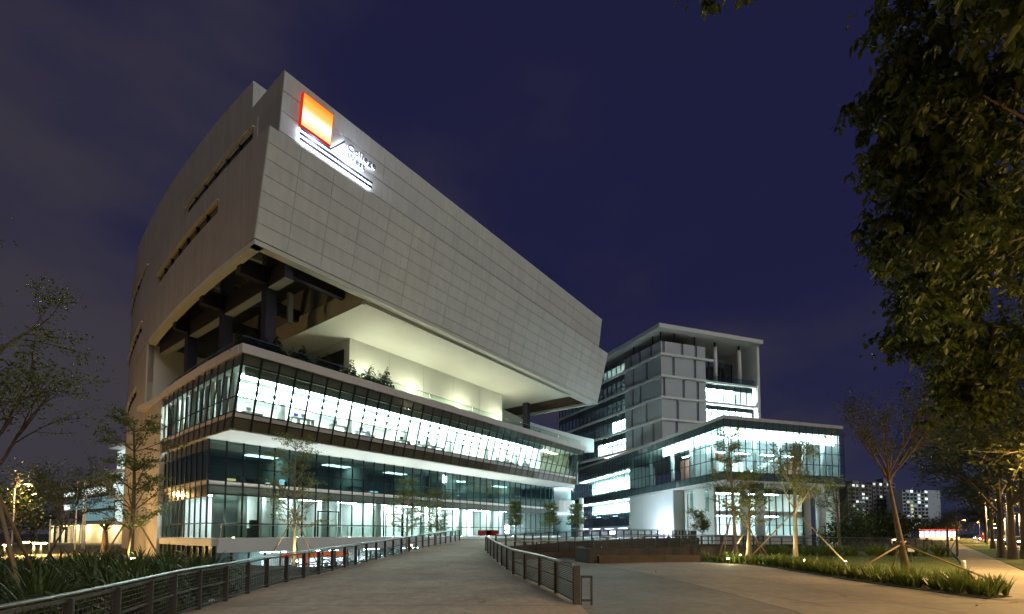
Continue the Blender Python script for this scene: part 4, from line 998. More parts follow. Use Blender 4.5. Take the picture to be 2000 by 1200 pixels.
RR = railing('railing', 'curved dark railing with close horizontal wires on the right of the ramp', rf, 1.1, 2.0, 15, side=-.07, wire_w=.03)
# double end post of the right railing
p = Vector((interp(13.5, XR) - .1, 13.45, 0)) - Vector(RR.location)
MB().box(p.x-.05, p.x+.12, p.y-.12, p.y-.02, -.1, 1.08).build('end_post', 'fence_metal', RR)
MB().box(p.x+.14, p.x+.46, p.y-.10, p.y-.04, .1, .16).box(p.x+.14, p.x+.46, p.y-.10, p.y-.04, .74, .8).box(p.x+.40, p.x+.46, p.y-.10, p.y-.04, 0, .8).box(p.x+.14, p.x+.17, p.y-.10, p.y-.04, 0, .8).build('end_frame', 'fence_metal', RR)
YB = MB(); YB.lathe([(.0,-.12),(.05,-.11),(.055,.05),(.02,.09),(.02,.13)], 10)
q = onz(1088, 1109, .62); yb = YB.build('plastic_bottle', 'yellow_plastic', None, smooth=True); yb.location = (interp(16.0, XR)-.02, 16.0, .62+pz(16.)); yb.rotation_euler = (0, R(80), R(20)); tag(yb, 'small yellow bottle stuck in the right ramp railing', 'bottle')
# retaining wall at the head of the ramp, with its railing
rw = [(-1.75, 34.7, .75), (-1.2, 36, .80), (.6, 38, .9), (3.2, 41, 1.03), (6.8, 44, 1.17), (11, 47, 1.30), (16.5, 51.3, 1.30), (22.5, 59, 1.3), (27, 73, 1.3)]
def low_wall(name, label, pts, th, zb, m, cat='wall', pieces=None, extra=.0, group=None):
    o = empty(name, (pts[0][0], pts[0][1], 0)); tag(o, label, cat, group); b = Vector((pts[0][0], pts[0][1], 0))
    P = resample(pts, pieces or 2.4)
    for a, c in zip(P[:-1], P[1:]):
        d = (c-a).normalized()*.012
        MB().wallseg((a-b+d)[:2], (c-b-d)[:2], th, zb, a.z+extra, zb, c.z+extra).build('wall_panel', m, o)
    return o
low_wall('retaining_wall', 'brown retaining wall below the railing at the head of the ramp', [(x+.05, y-.08, z) for x, y, z in rw], -.25, -.1, 'retaining', extra=.16)
railing('railing', 'dark grid railing curving along the forecourt above the brown retaining wall', [(x, y+.12, z) for x, y, z in rw[1:]], 1.1, 1.1, 7, mesh_v=.22, wire_w=.022)
railing('railing', 'low dark railing on the rusty wall beside the grey path', [(.2, 37.6, .5), (2.2, 38.8, .5), (4.4, 39.8, .5), (7.6, 41.2, .5)], .9, 1.0, 6, mesh_v=.2, wire_w=.02)
# lower corten walls beside the grey path
low_wall('corten_wall', 'low rusty wall between the grey path and the retaining wall', [(-.3, 37.2, .45), (2.0, 38.6, .5), (4.2, 39.6, .5), (7.5, 41.0, .5)], -.25, -.1, 'corten')
cwp = [(5.45, 32.15, .8), (5.75, 32.05, .5), (9.4, 33.75, .46), (13.2, 33.9, .44)]
low_wall('corten_wall', 'low rusty planter wall at the far edge of the pale plaza', cwp[1:], .25, -.1, 'corten')
low_wall('corten_wall', 'dark rusty wall end beside the grey path', [(5.4, 32.2, .95), (4.7, 34.6, 1.0), (5.6, 37.6, 1.0)], .25, -.1, 'retaining')
low_wall('corten_wall', 'long rusty terrace wall behind the plaza planter', [(6.0, 36.4, .8), (10, 37.6, .85), (15, 39.5, .9), (22, 42, .9)], .3, -.1, 'retaining')
railing('railing', 'dark railing on the terrace wall behind the plaza', [(6.2, 36.8, .8), (10, 38.0, .85), (15, 39.9, .9), (22, 42.4, .9)], .95, 1.1, 6, mesh_v=.2, wire_w=.022)
low_wall('corten_wall', 'far brown terrace wall in front of the podium columns', [(12, 44, .8), (20, 47.5, .8), (30, 51, .6), (40, 55, .5)], .3, -.1, 'retaining')
railing('railing', 'far dark railing in front of the podium columns', [(12, 44.4, .8), (20, 47.9, .8), (30, 51.4, .6), (40, 55.4, .5), (52, 60, .3)], 1.0, 1.6, 4, mesh_v=.4)
# steps with handrail beside the white wall of the podium
sp0 = ony(1300, 1043, 78); ST = empty('stair', (sp0.x, sp0.y, 0)); tag(ST, 'short grey stair with handrail beside the lit white wall', 'stair')
for k in range(8): MB().box(k*.42-3, k*.42-2.58, -1.6, 1.6, -.1, 1.3 - k*.16).build('step', 'paving_grey', ST)
hb = MB().tube([(-4.5,-1.7,2.35),(-3,-1.7,2.35),(.6,-1.7,1.1),(2,-1.7,1.1)], .04, 6)
for k in (-4.4, -3, -1.2, .6, 1.9): hb.bar((k,-1.7,0),(k,-1.7,interp(k,[(-4.5,2.35),(-3,2.35),(.6,1.1),(2,1.1)])),.04)
hb.build('handrail', 'steel_dark', ST)
# red barrier at the top of the ramp
for u, v, w, m, lab in ((946, 1037, 1.6, 'tile_red', 'red barrier board at the head of the ramp'), (962, 1036, 1.5, 'car_red', 'dark red barrier board behind the ramp railing')):
    q = ony(u, v, 60); o = empty('barrier', (q.x, q.y, 1.30)); tag(o, lab, 'barrier'); MB().box(-w/2, w/2, -.04, .04, .45, 1.1).build('board', m, o)
    for s_ in (-.8, .8): MB().box(s_*w/2-.03, s_*w/2+.03, -.25, .25, 0, .05).box(s_*w/2-.03, s_*w/2+.03, -.03, .03, .05, .45).build('leg', 'white_post', o)
# litter
q = onz(413, 1176, .05); ic = MB(); ic.lathe([(.01,0),(.06,.02),(.085,.06),(.07,.11),(.02,.14)], 9)
o = ic.build('crumpled_paper', 'paper'); o.location = (q.x, q.y, pz(q.y)+.01); o.rotation_euler = (.4, .3, 0); tag(o, 'crumpled white paper lying on the ramp near the left railing', 'litter')
lab = ['dry leaf lying on the ramp near the camera', 'curled dry leaf on the pale plaza near its left edge', 'dry leaf on the plaza close to the border plants', 'dry brown leaf at the bottom right of the plaza', 'dry leaf at the far right beside the border corner']
for k, (u, v) in enumerate(((942, 1178), (1281, 1117), (1647, 1165), (1907, 1184), (1980, 1178))):
    q = onz(u, v, .03); o = MB().hexa([(-.09,-.03,0),(.09,-.02,.03),(.1,.03,.04),(-.08,.03,.0),(-.09,-.03,.006),(.09,-.02,.036),(.1,.03,.046),(-.08,.03,.006)]).build('dry_leaf', 'dry_leaf'); o.location = q; o.rotation_euler = (0,0,k*1.3); tag(o, lab[k], 'leaf')

# ================================================================== TREES
def rotv(v, ax, a): return Quaternion(ax, a) @ v
def perp(d):
    a = Vector((rng.gauss(0,1), rng.gauss(0,1), rng.gauss(0,1))); a -= d*a.dot(d); return a.normalized()
def grow(tb, lv, p, d, L, r, lev, P):
    n = 4; pts = [p.copy()]; rad = [r]; dd = d.copy(); q = p.copy()
    for i in range(n):
        dd = (dd + perp(dd)*P['wob'] + Vector((0,0,P['up'][lev]))).normalized(); q = q + dd*(L/n); pts.append(q.copy()); rad.append(r*(1 - .62*(i+1)/n))
    tb.tube(pts, rad, 5 if lev < 2 else 3, cap=False)
    if lev >= P['max']:
        k = P['leaves']
        for _ in range(k):
            f = rng.uniform(.15, 1.05)*n; i = min(n-1, int(f)); c = pts[i].lerp(pts[i+1], f-i); s = P['spread']
            lv.append((c.x+rng.gauss(0,s), c.y+rng.gauss(0,s), c.z+rng.gauss(0,s*P.get('vs',.7))))
        return
    for k in range(P['n'][lev]):
        f = lerp(P['start'][lev], 1.0, (k + rng.random())/P['n'][lev])*n; i = min(n-1, int(f)); c = pts[i].lerp(pts[i+1], f-i)
        base = (pts[i+1]-pts[i]).normalized(); ax = perp(base); nd = rotv(base, ax, R(P['ang'][lev]*rng.uniform(.7,1.25)))
        if P.get('flat') and lev >= 1: nd.z *= .45; nd.normalize()
        grow(tb, lv, c, nd, L*P['ratio'][lev]*rng.uniform(.75,1.15)*(1.15-.35*f/n), rad[i]*.62, lev+1, P)
def tree(name, label, base, height, style, leaf_m, bark_m='bark', leaf=.16, seed=0, group=None, lean=(0,0), stakes=0, trunk_r=None, density=1.0, width=1.0, clear=.35, stake_m='stake', stake_h=None, stake_r=.045, stake_spread=None):
    rng.seed(seed); o = empty(name, base); tag(o, label, 'tree', group); tb = MB(); lv = []; tr = trunk_r or height*.014
    top = Vector((lean[0], lean[1], height)); N = 8; pts = []; rad = []
    for i in range(N+1):
        f = i/N; w = .03*height*math.sin(f*3+seed); pts.append(Vector((lean[0]*f + w*.4*f, lean[1]*f + w*.3*f, height*f*(.92 if style != 'fan' else clear+.06)))); rad.append(tr*(1-.75*f) + (.35*tr if i == 0 else 0))
    tb.tube(pts, rad, 9, cap=False)
    def at(f): i = min(N-1, int(f*N)); return pts[i].lerp(pts[i+1], f*N-i)
    if style == 'tier':
        P = dict(max=2, n=[0,4,0], up=[0,.03,.02], wob=.10, ang=[0,38,40], ratio=[0,.55,.5], start=[0,.25,0], leaves=int(38*density), spread=leaf*1.25, vs=.35, flat=True)
        tiers = 6
        for t in range(tiers):
            f = lerp(clear, .97, t/(tiers-1)); Lb = height*.27*width*(1.0 - .42*((f-clear)/(1-clear))) * rng.uniform(.6,1.25)
            for k in range(5):
                a = 2*math.pi*(k+rng.random()*.5)/5 + t*.7; el_ = R(rng.uniform(25, 48))
                d = Vector((math.cos(a)*math.cos(el_), math.sin(a)*math.cos(el_), math.sin(el_)))
                grow(tb, lv, at(min(.99, f)), d, Lb, tr*.34*(1-.5*f), 1, P)
    elif style == 'fan':
        P = dict(max=3, n=[0,5,5,0], up=[0,.05,.05,.06], wob=.07, ang=[0,24,28,25], ratio=[0,.6,.55,.5], start=[0,.3,.25,0], leaves=int(24*density), spread=leaf*1.3, vs=1.0)
        for k in range(8):
            a = 2*math.pi*k/8 + rng.random()*.4; el_ = R(rng.uniform(48, 72)); d = Vector((math.cos(a)*math.cos(el_), math.sin(a)*math.cos(el_), math.sin(el_)))
            grow(tb, lv, at(rng.uniform(.85, 1)), d, height*(1-clear)*.62*width*rng.uniform(.8,1.1), tr*.34, 1, P)
    elif style == 'broad':
        P = dict(max=3, n=[0,5,5,0], up=[0,.04,.02,-.02], wob=.14, ang=[0,42,45,40], ratio=[0,.62,.6,.5], start=[0,.3,.2,0], leaves=int(24*density), spread=leaf*2.2, vs=.8)
        for k in range(9):
            a = 2*math.pi*k/9 + rng.random()*.5; el_ = R(rng.uniform(15, 62)); d = Vector((math.cos(a)*math.cos(el_), math.sin(a)*math.cos(el_), math.sin(el_)))
            grow(tb, lv, at(rng.uniform(clear, .8)), d, height*.40*width*rng.uniform(.8,1.15), tr*.55, 1, P)
    elif style == 'airy':
        P = dict(max=3, n=[0,5,4,0], up=[0,.06,.03,.0], wob=.12, ang=[0,36,40,38], ratio=[0,.6,.55,.5], start=[0,.25,.2,0], leaves=int(20*density), spread=leaf*1.4, vs=.8)
        for k in range(8):
            a = 2*math.pi*k/8 + rng.random()*.5; el_ = R(rng.uniform(28, 68)); d = Vector((math.cos(a)*math.cos(el_), math.sin(a)*math.cos(el_), math.sin(el_)))
            grow(tb, lv, at(rng.uniform(clear, .85)), d, height*.34*width*rng.uniform(.8,1.15), tr*.36, 1, P)
    tb.build('trunk', bark_m, o, smooth=True)
    cloud_leaves('crown', np.array(lv), leaf, leaf_m, o, seed, .35, 2.0)
    for k in range(stakes):
        a = 2*math.pi*k/stakes + .6 + seed*.37; hh = stake_h or height*.42; sp_ = stake_spread or hh*.55
        foot = Vector((math.cos(a)*sp_, math.sin(a)*sp_, -.15)); tp = at(min(.98, hh/height)); d = (tp-foot).normalized()
        MB().tube([foot, tp + d*.25 + Vector((math.cos(a+1.5), math.sin(a+1.5), 0))*.05], [stake_r, stake_r*.8], 7).build('stake', stake_m, o, smooth=True)
    return o
def spot(u, v, z, y=None): q = onz(u, v, z) if y is None else ony(u, v, y); return Vector((q.x, q.y, z))
# left side
q = ony(-25, 1043, 13.2); tree('staked_tree', 'airy tree cut by the left edge of the photograph', (q.x, q.y, -.1), 9.4, 'airy', 'leaf_tier', 'bark', .11, 3, density=1.5, width=.8, stakes=3, stake_m='stake', stake_h=4.2, stake_r=.055, stake_spread=2.2, clear=.30)
q = ony(95, 1043, 40); tree('feathery_tree', 'feathery leaning tree far left behind the orange lamps', (q.x, q.y, -.1), 8.6, 'fan', 'leaf_dark', 'bark', .13, 5, lean=(1.2, 0), clear=.25, density=1.5)
q = ony(256, 1043, 24); tree('tiered_tree', 'tiered young tree before the brown west wall of the left building', (q.x, q.y, -.1), 8.0, 'tier', 'leaf_tier', 'bark', .13, 7, stakes=3, trunk_r=.13, clear=.30, density=1.3, stake_h=3.4)
# before the left building
TREES = [(576, 33.0, 8.7, 'uplit tiered tree with stakes before the lit ground floor', 9, 3, .30), (795, 42.0, 7.0, 'slender tiered tree beside the head of the left railing', 11, 3, .42), (851, 46.0, 6.4, 'slender tiered tree closest to the end of the left railing', 13, 0, .45)]
for u, y, h, lab, sd_k, stk, clr in TREES:
    q = ony(u, 1043, y); tree('tiered_tree', lab, (q.x, q.y, gz(q.x, q.y)), h - gz(q.x, q.y), 'tier', 'leaf_tier', 'bark_pale', .12, sd_k, stakes=stk, clear=clr, group='tiered trees in the court', density=1.1, width=.85)
for u, y, h, lab, sd_k in ((1008, 62, 4.8, 'small bushy tree at the left of the forecourt railing', 21), (1076, 66, 4.6, 'small bushy tree in front of the white drum', 22), (1126, 70, 4.8, 'small round tree before the lit west glass of the podium', 23)):
    q = ony(u, 1043, y); tree('forecourt_tree', lab, (q.x, q.y, 1.3), h, 'tier', 'leaf_tier', 'bark_pale', .15, sd_k, clear=.35, group='small trees on the forecourt', density=1.2, width=1.0)
# staked trees in front of the podium
for u, y, h, lab, sd_k, stk, lean, st in ((1438, 36, 10.2, 'tall staked tree with pale trunk left of the paired trunks', 31, 3, (-.5, 0), 'tier'), (1459, 37.5, 6.8, 'shorter staked tree between the two tall ones by the podium columns', 33, 3, (.4,0), 'tier'), (1552, 31.5, 8.9, 'uplit tree with long crossed stakes before the podium', 35, 3, (.2, 0), 'airy'), (1640, 52, 8.0, 'thin tree at the right corner of the podium', 37, 0, (-.3,0), 'airy'), (1371, 46, 4.6, 'small narrow tree before the cream podium wall', 39, 0, (0,0), 'airy')):
    q = ony(u, 1043, y); tree('staked_tree', lab, (q.x, q.y, 0), h, st, 'leaf_tier', 'bark_pale', .13, sd_k, stakes=stk, lean=lean, clear=.38, trunk_r=.15 if h > 6 else .06, density=1.1, width=.9 if h > 6 else .7, group='young trees by the podium', stake_h=h*.42 if sd_k != 35 else 3.8, stake_spread=None if sd_k != 35 else 3.4)
q = onz(1772, 1124, 0); tree('fan_tree', 'bare fan shaped tree with stakes on the right lawn', (q.x, q.y, 0), 9.9, 'fan', 'leaf_feather', 'bark', .10, 41, stakes=3, lean=(-.75, 0), trunk_r=.17, clear=.45, density=.9, width=.95, stake_h=2.9, stake_spread=3.2)
# big tree at the right edge, its trunk outside the frame
def droop_leaves(name, pts, m, parent, seed, per=6, keep=.17, L=.21):
    r = np.random.default_rng(seed); C = pts[r.random(len(pts)) < keep]; V = []; F = []
    for c in C:
        s_ = L*r.uniform(.65, 1.2)
        for k in range(per + int(r.integers(3))):
            a = r.uniform(0, 6.283); dn = r.uniform(.5, 1.5)
            d = np.array([math.cos(a), math.sin(a), -dn]); d /= np.linalg.norm(d); w = np.cross(d, [math.cos(a+r.normal(0,.6)), math.sin(a), .6]); w /= np.linalg.norm(w); n_ = np.cross(w, d)
            l = s_*r.uniform(.7, 1.15); h = l*.25*r.uniform(.8, 1.2); p = c + d*.03 + r.normal(0, .035, 3); fold = n_*h*.35; cu_ = np.array([0, 0, -l*.14]); i = len(V)
            V += [p, p+d*l*.30+w*h+fold, p+d*l*.68+w*h*.85+fold+cu_*.5, p+d*l+cu_, p+d*l*.68-w*h*.85+fold+cu_*.5, p+d*l*.30-w*h+fold]
            F += [(i, i+1, i+2, i+3), (i, i+3, i+4, i+5)]
    return link(name, arrays_mesh(name, np.array(V), np.array(F), m), parent)
def big_tree():
    rng.seed(77); lv2 = []; o = empty('overhanging_tree', (18.5, 8.5, 0)); tag(o, 'large leafy tree overhanging the right edge of the photograph', 'tree'); tb = MB(); lv = []; b = Vector((18.5, 8.5, 0))
    tb.tube([(0,0,-.2),(-.1,.2,2.5),(-.5,.6,5.5),(-1.0,1.2,9)], [.5,.40,.34,.26], 10, cap=False)
    P = dict(max=2, n=[5,5,0], up=[.01,-.03,-.09], wob=.16, ang=[42,46,40], ratio=[.6,.55,.5], start=[.25,.2,0], leaves=64, spread=.25, vs=1.0)
    for (u, v, y, L, r) in ((1830, 60, 10.0, 3.2, .09), (1900, 160, 10.5, 3.0, .08), (1840, 250, 11, 2.8, .08), (1950, 330, 11, 3, .08), (1850, 420, 12, 2.8, .08), (1960, 520, 12, 3, .08), (1830, 560, 13, 2.4, .07), (1790, 650, 14.5, 2.2, .06), (1930, 640, 13, 2.8, .08), (1980, 100, 9, 3, .08), (1990, 430, 10, 3, .08), (1900, 700, 15, 2.6, .07), (1980, 720, 13, 2.6, .07), (1960, 250, 9.5, 2.8, .08), (1800, 330, 11.5, 2.2, .06), (1790, 130, 10.5, 2.2, .06)):
        tip = ony(u + 28, v, y) - b; root = Vector((-.7, .9, min(8.8, max(3.5, tip.z*.62)))); mid = root.lerp(tip, .5) + Vector((0,0,.7)); st_ = root.lerp(tip, .8) + Vector((0,0,.35))
        tb.tube([root, mid, st_], [r*1.5, r, r*.6], 6, cap=False); d = (tip - st_).normalized()
        grow(tb, lv, st_, d, L*.9, r*.6, 0, P)
        for f_ in (.3, .55, .75): grow(tb, lv2, root.lerp(st_, f_) + Vector((0,0,.4)), Vector((rng.gauss(0,.5), rng.gauss(0,.8), rng.uniform(-.2,.7))).normalized(), L*.75, r*.4, 0, dict(P, n=[4,4,0], leaves=20, spread=.3))
    # canopy mass reaching out of frame
    for k in range(10):
        a = rng.uniform(-1.2, 2.2); d = Vector((math.cos(a), math.sin(a), rng.uniform(.2,.9))).normalized(); grow(tb, lv2, Vector((-1.0,1.2,9)), d, 4.2, .1, 0, dict(P, leaves=24))
    for (u, v, y, n_) in ((1352, -8, 9.0, 14), (1448, 0, 9.0, 16), (1400, -30, 9.2, 30)):
        c = ony(u, v, y) - b; tb.tube([Vector((-1.0,1.2,9)), c + Vector((3,-.5,1.2)), c + Vector((.6,0,.5)), c], [.06,.04,.02,.006], 5, cap=False)
        lv += [(c.x+rng.gauss(0,.16), c.y+rng.gauss(0,.2), c.z+rng.gauss(.05,.09)) for _ in range(n_)]
    tb.build('trunk', 'bark', o, smooth=True)
    droop_leaves('crown', np.array(lv), 'leaf_big', o, 9)
    fill = np.concatenate([np.array(lv)[np.random.default_rng(2).random(len(lv)) < .40], np.array(lv2)]); cloud_leaves('inner_crown', fill, .15, 'leaf_big', o, 10, -.3, 1.9)
big_tree()
# avenue trees along the footpath
for k, (u, y, h, wd) in enumerate(((1954, 39, 12.5, 1.0), (1976, 36.5, 14, 1.05), (2000, 37, 13.5, 1.0), (1938, 62, 12, .8), (1925, 105, 10, .7), (2040, 27, 13.5, 1.0))):
    q = ony(u, 1043, y); tree('avenue_tree', ['avenue tree with a single trunk right of the footpath', 'forked avenue tree right of the footpath', 'avenue tree trunk at the right edge beside the road', 'avenue tree behind the nearest three along the footpath', 'farthest avenue tree beside the lit road', 'avenue tree outside the frame whose crown shows at the right edge'][k], (q.x, q.y, 0), h, 'broad', 'leaf_street', 'bark', .24, 60+k, trunk_r=.23, clear=.30, width=wd, density=1.7, group='avenue trees along the footpath')
# background trees
bgl = []
for k, (u, y, h) in enumerate(((1672, 84, 4.6), (1700, 95, 4.8), (1728, 78, 4.2), (1760, 105, 5), (1790, 150, 6), (1822, 165, 6.5), (1850, 170, 7), (1870, 190, 11), (1690, 140, 6.5), (1745, 175, 8), (1655, 66, 4), (1852, 230, 12))):
    q = ony(u, 1043, y); tree('background_tree', 'dark tree in the hedge line below the apartment blocks, %s' % ['far left beside the podium', 'second from the podium', 'low one by the fan tree', 'right behind the fan tree', 'before the pale block', 'left of the bus', 'above the bus', 'tall one at the road', 'taller one at the left', 'taller one behind the fan tree', 'lowest one at the podium corner', 'tallest one at the road'][k], (q.x, q.y, 0), h, 'broad', 'leaf_dark' if k % 2 else 'leaf_street', 'bark', .42, 90+k, clear=.15, width=1.1, density=.42, group='trees below the apartment blocks')
for k, (u, y, h) in enumerate(((-10, 62, 9), (38, 75, 10.5), (72, 95, 9), (190, 150, 18), (158, 165, 17))):
    q = ony(u, 1043, y); tree('background_tree', ['dark tree at the far left edge behind the lamps', 'dark round tree left of the feathery tree', 'dark tree behind the feathery tree', 'dark tree rising behind the low lit building', 'dark tree left of the flagpoles behind the low building'][k], (q.x, q.y, -.1), h, 'broad', 'leaf_dark', 'bark', .4, 120+k, clear=.15, width=1.0, density=.45, group='dark trees at the far left')

# ================================================================== STRAP-LEAVED PLANTS
def strap_mesh(name, n, L, w, spread, m, seed, upright=.5, stiff=.6):
    r = random.Random(seed); b = MB()
    for k in range(n):
        a = 2*math.pi*k/n + r.uniform(-.4,.4); l = L*r.uniform(.6,1.1); el_ = r.uniform(upright, 1.45); ww = w*r.uniform(.7,1.2); p = Vector((math.cos(a)*.05*r.random(), math.sin(a)*.05*r.random(), 0)); prev = None; seg = 5
        sd__ = Vector((-math.sin(a), math.cos(a), 0))
        for i in range(seg+1):
            f = i/seg; wd = ww*(math.sin(math.pi*min(1, .18+f*.82))**.7 if f < 1 else .05); cur = (p - sd__*wd/2 + Vector((0,0,wd*.15)), p + sd__*wd/2 + Vector((0,0,wd*.15)))
            if prev: b.quad(prev[0], prev[1], cur[1], cur[0])
            prev = cur; e2 = el_ - (1-stiff)*f*f*2.2; p = p + Vector((math.cos(a)*math.cos(e2), math.sin(a)*math.cos(e2), math.sin(e2)))*(l/seg)
    return b.mesh(name, m)
SM = [strap_mesh('leaves', 74, 1.35, .06, .5, 'leaf_strap', 200+k, .25, .62) for k in range(4)]
rng.seed(5); cnt = 0
cells = []
for y in np.arange(7.4, 25, 1.25):
    for x in np.arange(-1.0, -16, -1.3):
        X = interp(y, XL) - .9 + x + rng.uniform(-.4,.4); Y = y + rng.uniform(-.4,.4)
        u = 1000 + 944*X/Y
        if u < -60 or u > (420 if Y < 17 else 430): continue
        if a_loc((X, Y, 0))[1] > -9.5 and a_loc((X, Y, 0))[0] > -1: continue
        cells.append((X, Y))
for X, Y in cells[:110]:
    o = empty('strap_leaf_plant', (X, Y, gz(X, Y)), rng.uniform(0, 6.3)); tag(o, 'dark strap leaved plant massed behind the left railing', 'plant', 'strap leaved plants behind the left railing')
    lf_ = link('leaves', SM[cnt % 4], o); s_ = rng.uniform(.85, 1.25); o.scale = (s_, s_, s_*rng.uniform(.9,1.15)); cnt += 1
# low shrubs between the railing and the court
rng.seed(8)
for k in range(26):
    y = 24 + k*.88; x = interp(y, XL) - rng.uniform(.7, 1.6); shrub('railing_shrub', 'low dark shrub growing outside the upper left railing', 'shrub', (x, y, gz(x, y)-.1), .8, .8, rng.uniform(.75, 1.25), 260, .13, 'leaf_dark', 'low shrubs outside the left railing', 300+k)
rng.seed(21)
for k in range(14):
    X, Y = cells[(k*7) % len(cells)]; shrub('bed_shrub', 'broad leaved shrub among the strap leaved plants behind the left railing', 'shrub', (X+.5, Y+.4, gz(X, Y)), .75, .75, rng.uniform(.9, 1.35), 380, .17, 'leaf_strap', 'shrubs in the left bed', 500+k)
# border plants along the right plaza edge
BM_ = [strap_mesh('leaves', 34, .72, .042, .2, 'leaf_border', 400+k, .85, .8) for k in range(4)]
bp = resample([(13.5, 33.8, 0), (15.55, 30.2, 0), (14.95, 25, 0), (14.4, 19, 0), (14.35, 14.9, 0)], .34)
rng.seed(15); k = 0
for row in (0.0, .45, .9):
    for p in bp:
        if rng.random() < .12: continue
        o = empty('border_plant', (p.x + .2 + row + rng.uniform(-.12,.12), p.y + rng.uniform(-.15,.15) + row*.25, .0), rng.uniform(0,6.3)); tag(o, 'grassy green border plant along the plaza edge', 'plant', 'border plants along the plaza')
        link('leaves', BM_[k % 4], o); s_ = rng.uniform(.7, 1.25); o.scale = (s_, s_, s_); k += 1
sb = MB(); sb.poly([(13.35,33.4),(15.32,29.75),(14.62,25),(14.08,19),(14.12,14.5),(15.4,15.0),(15.7,19),(16.2,25),(16.9,30.3),(15.4,34.7)], -.2, .026); struct(sb.build('planting_bed', 'soil'))
# second hedge across the lawn
rng.seed(16)
for k in range(44):
    f = k/43; X = lerp(22.5, 38.5, f); Y = lerp(42.5, 43.5, f) + rng.uniform(-1.2, 1.2); o = empty('hedge_plant', (X, Y, 0), rng.uniform(0,6)); tag(o, 'green hedge plant in the row across the lawn', 'plant', 'hedge across the lawn'); link('leaves', BM_[k % 4], o); s_ = rng.uniform(1.2,1.7); o.scale = (s_*1.3, s_*1.3, s_)
def grass():
    r = np.random.default_rng(3); n = 42000; X = r.uniform(14, 46, n); Y = r.uniform(14.5, 50, n)
    fpv = 14.2 + (Y-14.4)*.878; keep = (X < fpv-.2) & (X > 15.2) & (X > (Y-40)*1.3+21) & (r.random(n) < np.clip(24/Y, 0, 1)); X = X[keep]; Y = Y[keep]; n = len(X)
    h = r.uniform(.04,.10,n); a = r.uniform(0,6.28,n); w = .012*(Y/20); dx = np.cos(a)*w; dy = np.sin(a)*w
    V = np.stack([np.stack([X-dx,Y-dy,np.full(n,.015)],1), np.stack([X+dx,Y+dy,np.full(n,.015)],1), np.stack([X+r.normal(0,.02,n),Y+r.normal(0,.02,n),h],1)],1).reshape(-1,3)
    o = link('grass', arrays_mesh('grass', V, np.arange(3*n).reshape(n,3), 'leaf_border')); o['kind'] = 'stuff'; o['label'] = 'short mown grass on the right lawn'
grass()

# ================================================================== LAMPS
def ground_spot(label, loc, watt, col, aim, em='light_uplight', size=.09, spot=100):
    o = empty('ground_spotlight', loc); tag(o, label, 'spotlight', 'ground spotlights'); MB().lathe([(.05,-.1),(.05,.1),(.1,.12),(.1,.26),(.085,.26)], 10).build('housing', 'steel_dark', o); MB().lathe([(.08,.262),(.085,.29),(.05,.32)], 10).build('lens', em, o)
    lamp('spot_lamp', (0,0,.42), watt*2.2, col, o, size, spot, aim); lamp('fill_lamp', (0,-.25,.6), 55, col, o, .15); return o  # the second, point lamp is added to brighten the plants nearby
UP = (1.0, .93, .55)
for u, v, lab, w, aim in ((1422, 1094, 'glaring ground spotlight in the border left of the crossed stakes', 160, (.3,.5,1)), (1512, 1094, 'small ground spotlight left of the uplit trunk', 220, (.5,.3,1)), (1572, 1097, 'ground spotlight right of the uplit trunk', 260, (-.3,0,1)), (1652, 1099, 'brightest ground spotlight at the lawn edge', 160, (.2,.3,1)), (1445, 1086, 'ground spotlight at the foot of the paired trunks', 240, (.1,.1,1))):
    q = onz(u, v, .25); ground_spot(lab, (q.x, q.y, .05), w, UP, aim)
q = ony(581, 1043, 32.4); ground_spot('ground spotlight at the foot of the tree before the ground floor', (q.x, q.y, gz(q.x,q.y)+.1), 260, (1,.95,.6), (-.15,.1,1))
q = ony(804, 1043, 38.5); ground_spot('warm ground light in the shrubs beside the upper left railing', (q.x, q.y, .75), 90, (1,.7,.3), (0,.2,1), 'light_sodium_far')
q = ony(262, 1043, 23.0); ground_spot('hidden ground light among the strap leaved plants', (q.x, q.y, .5), 130, (1,.8,.4), (0,.1,1))
# blue white floodlight at the white podium wall
q = ony(1196, 1036, 84); fl = empty('floodlight', (q.x, q.y, 1.3)); tag(fl, 'blue white floodlight glaring at the foot of the white podium wall', 'floodlight'); MB().box(-.5,.5,-.15,.15,.55,1.15).bar((0,0,0),(0,0,.6),.08).build('housing', 'steel_dark', fl); MB().box(-.46,.46,-.19,-.152,.6,1.1).build('lens', 'light_blue', fl)
lamp('flood_lamp', (.2,-.6,1.9), 4200, (.66,.90,1.0), fl, .5)
q = ony(1282, 1033, 86); fl2 = empty('floodlight', (q.x, q.y, 1.3)); tag(fl2, 'wall flood standing close to the white podium panels', 'floodlight'); MB().box(-.3,.3,-.12,.12,.2,.5).box(-.05,.05,-.05,.05,0,.2).build('housing', 'steel_dark', fl2); MB().box(-.26,.26,-.1,.1,.502,.53).build('lens', 'light_blue', fl2); lamp('flood_lamp', (0,-.4,1.0), 1600, (.62,.70,1.0), fl2, .4)
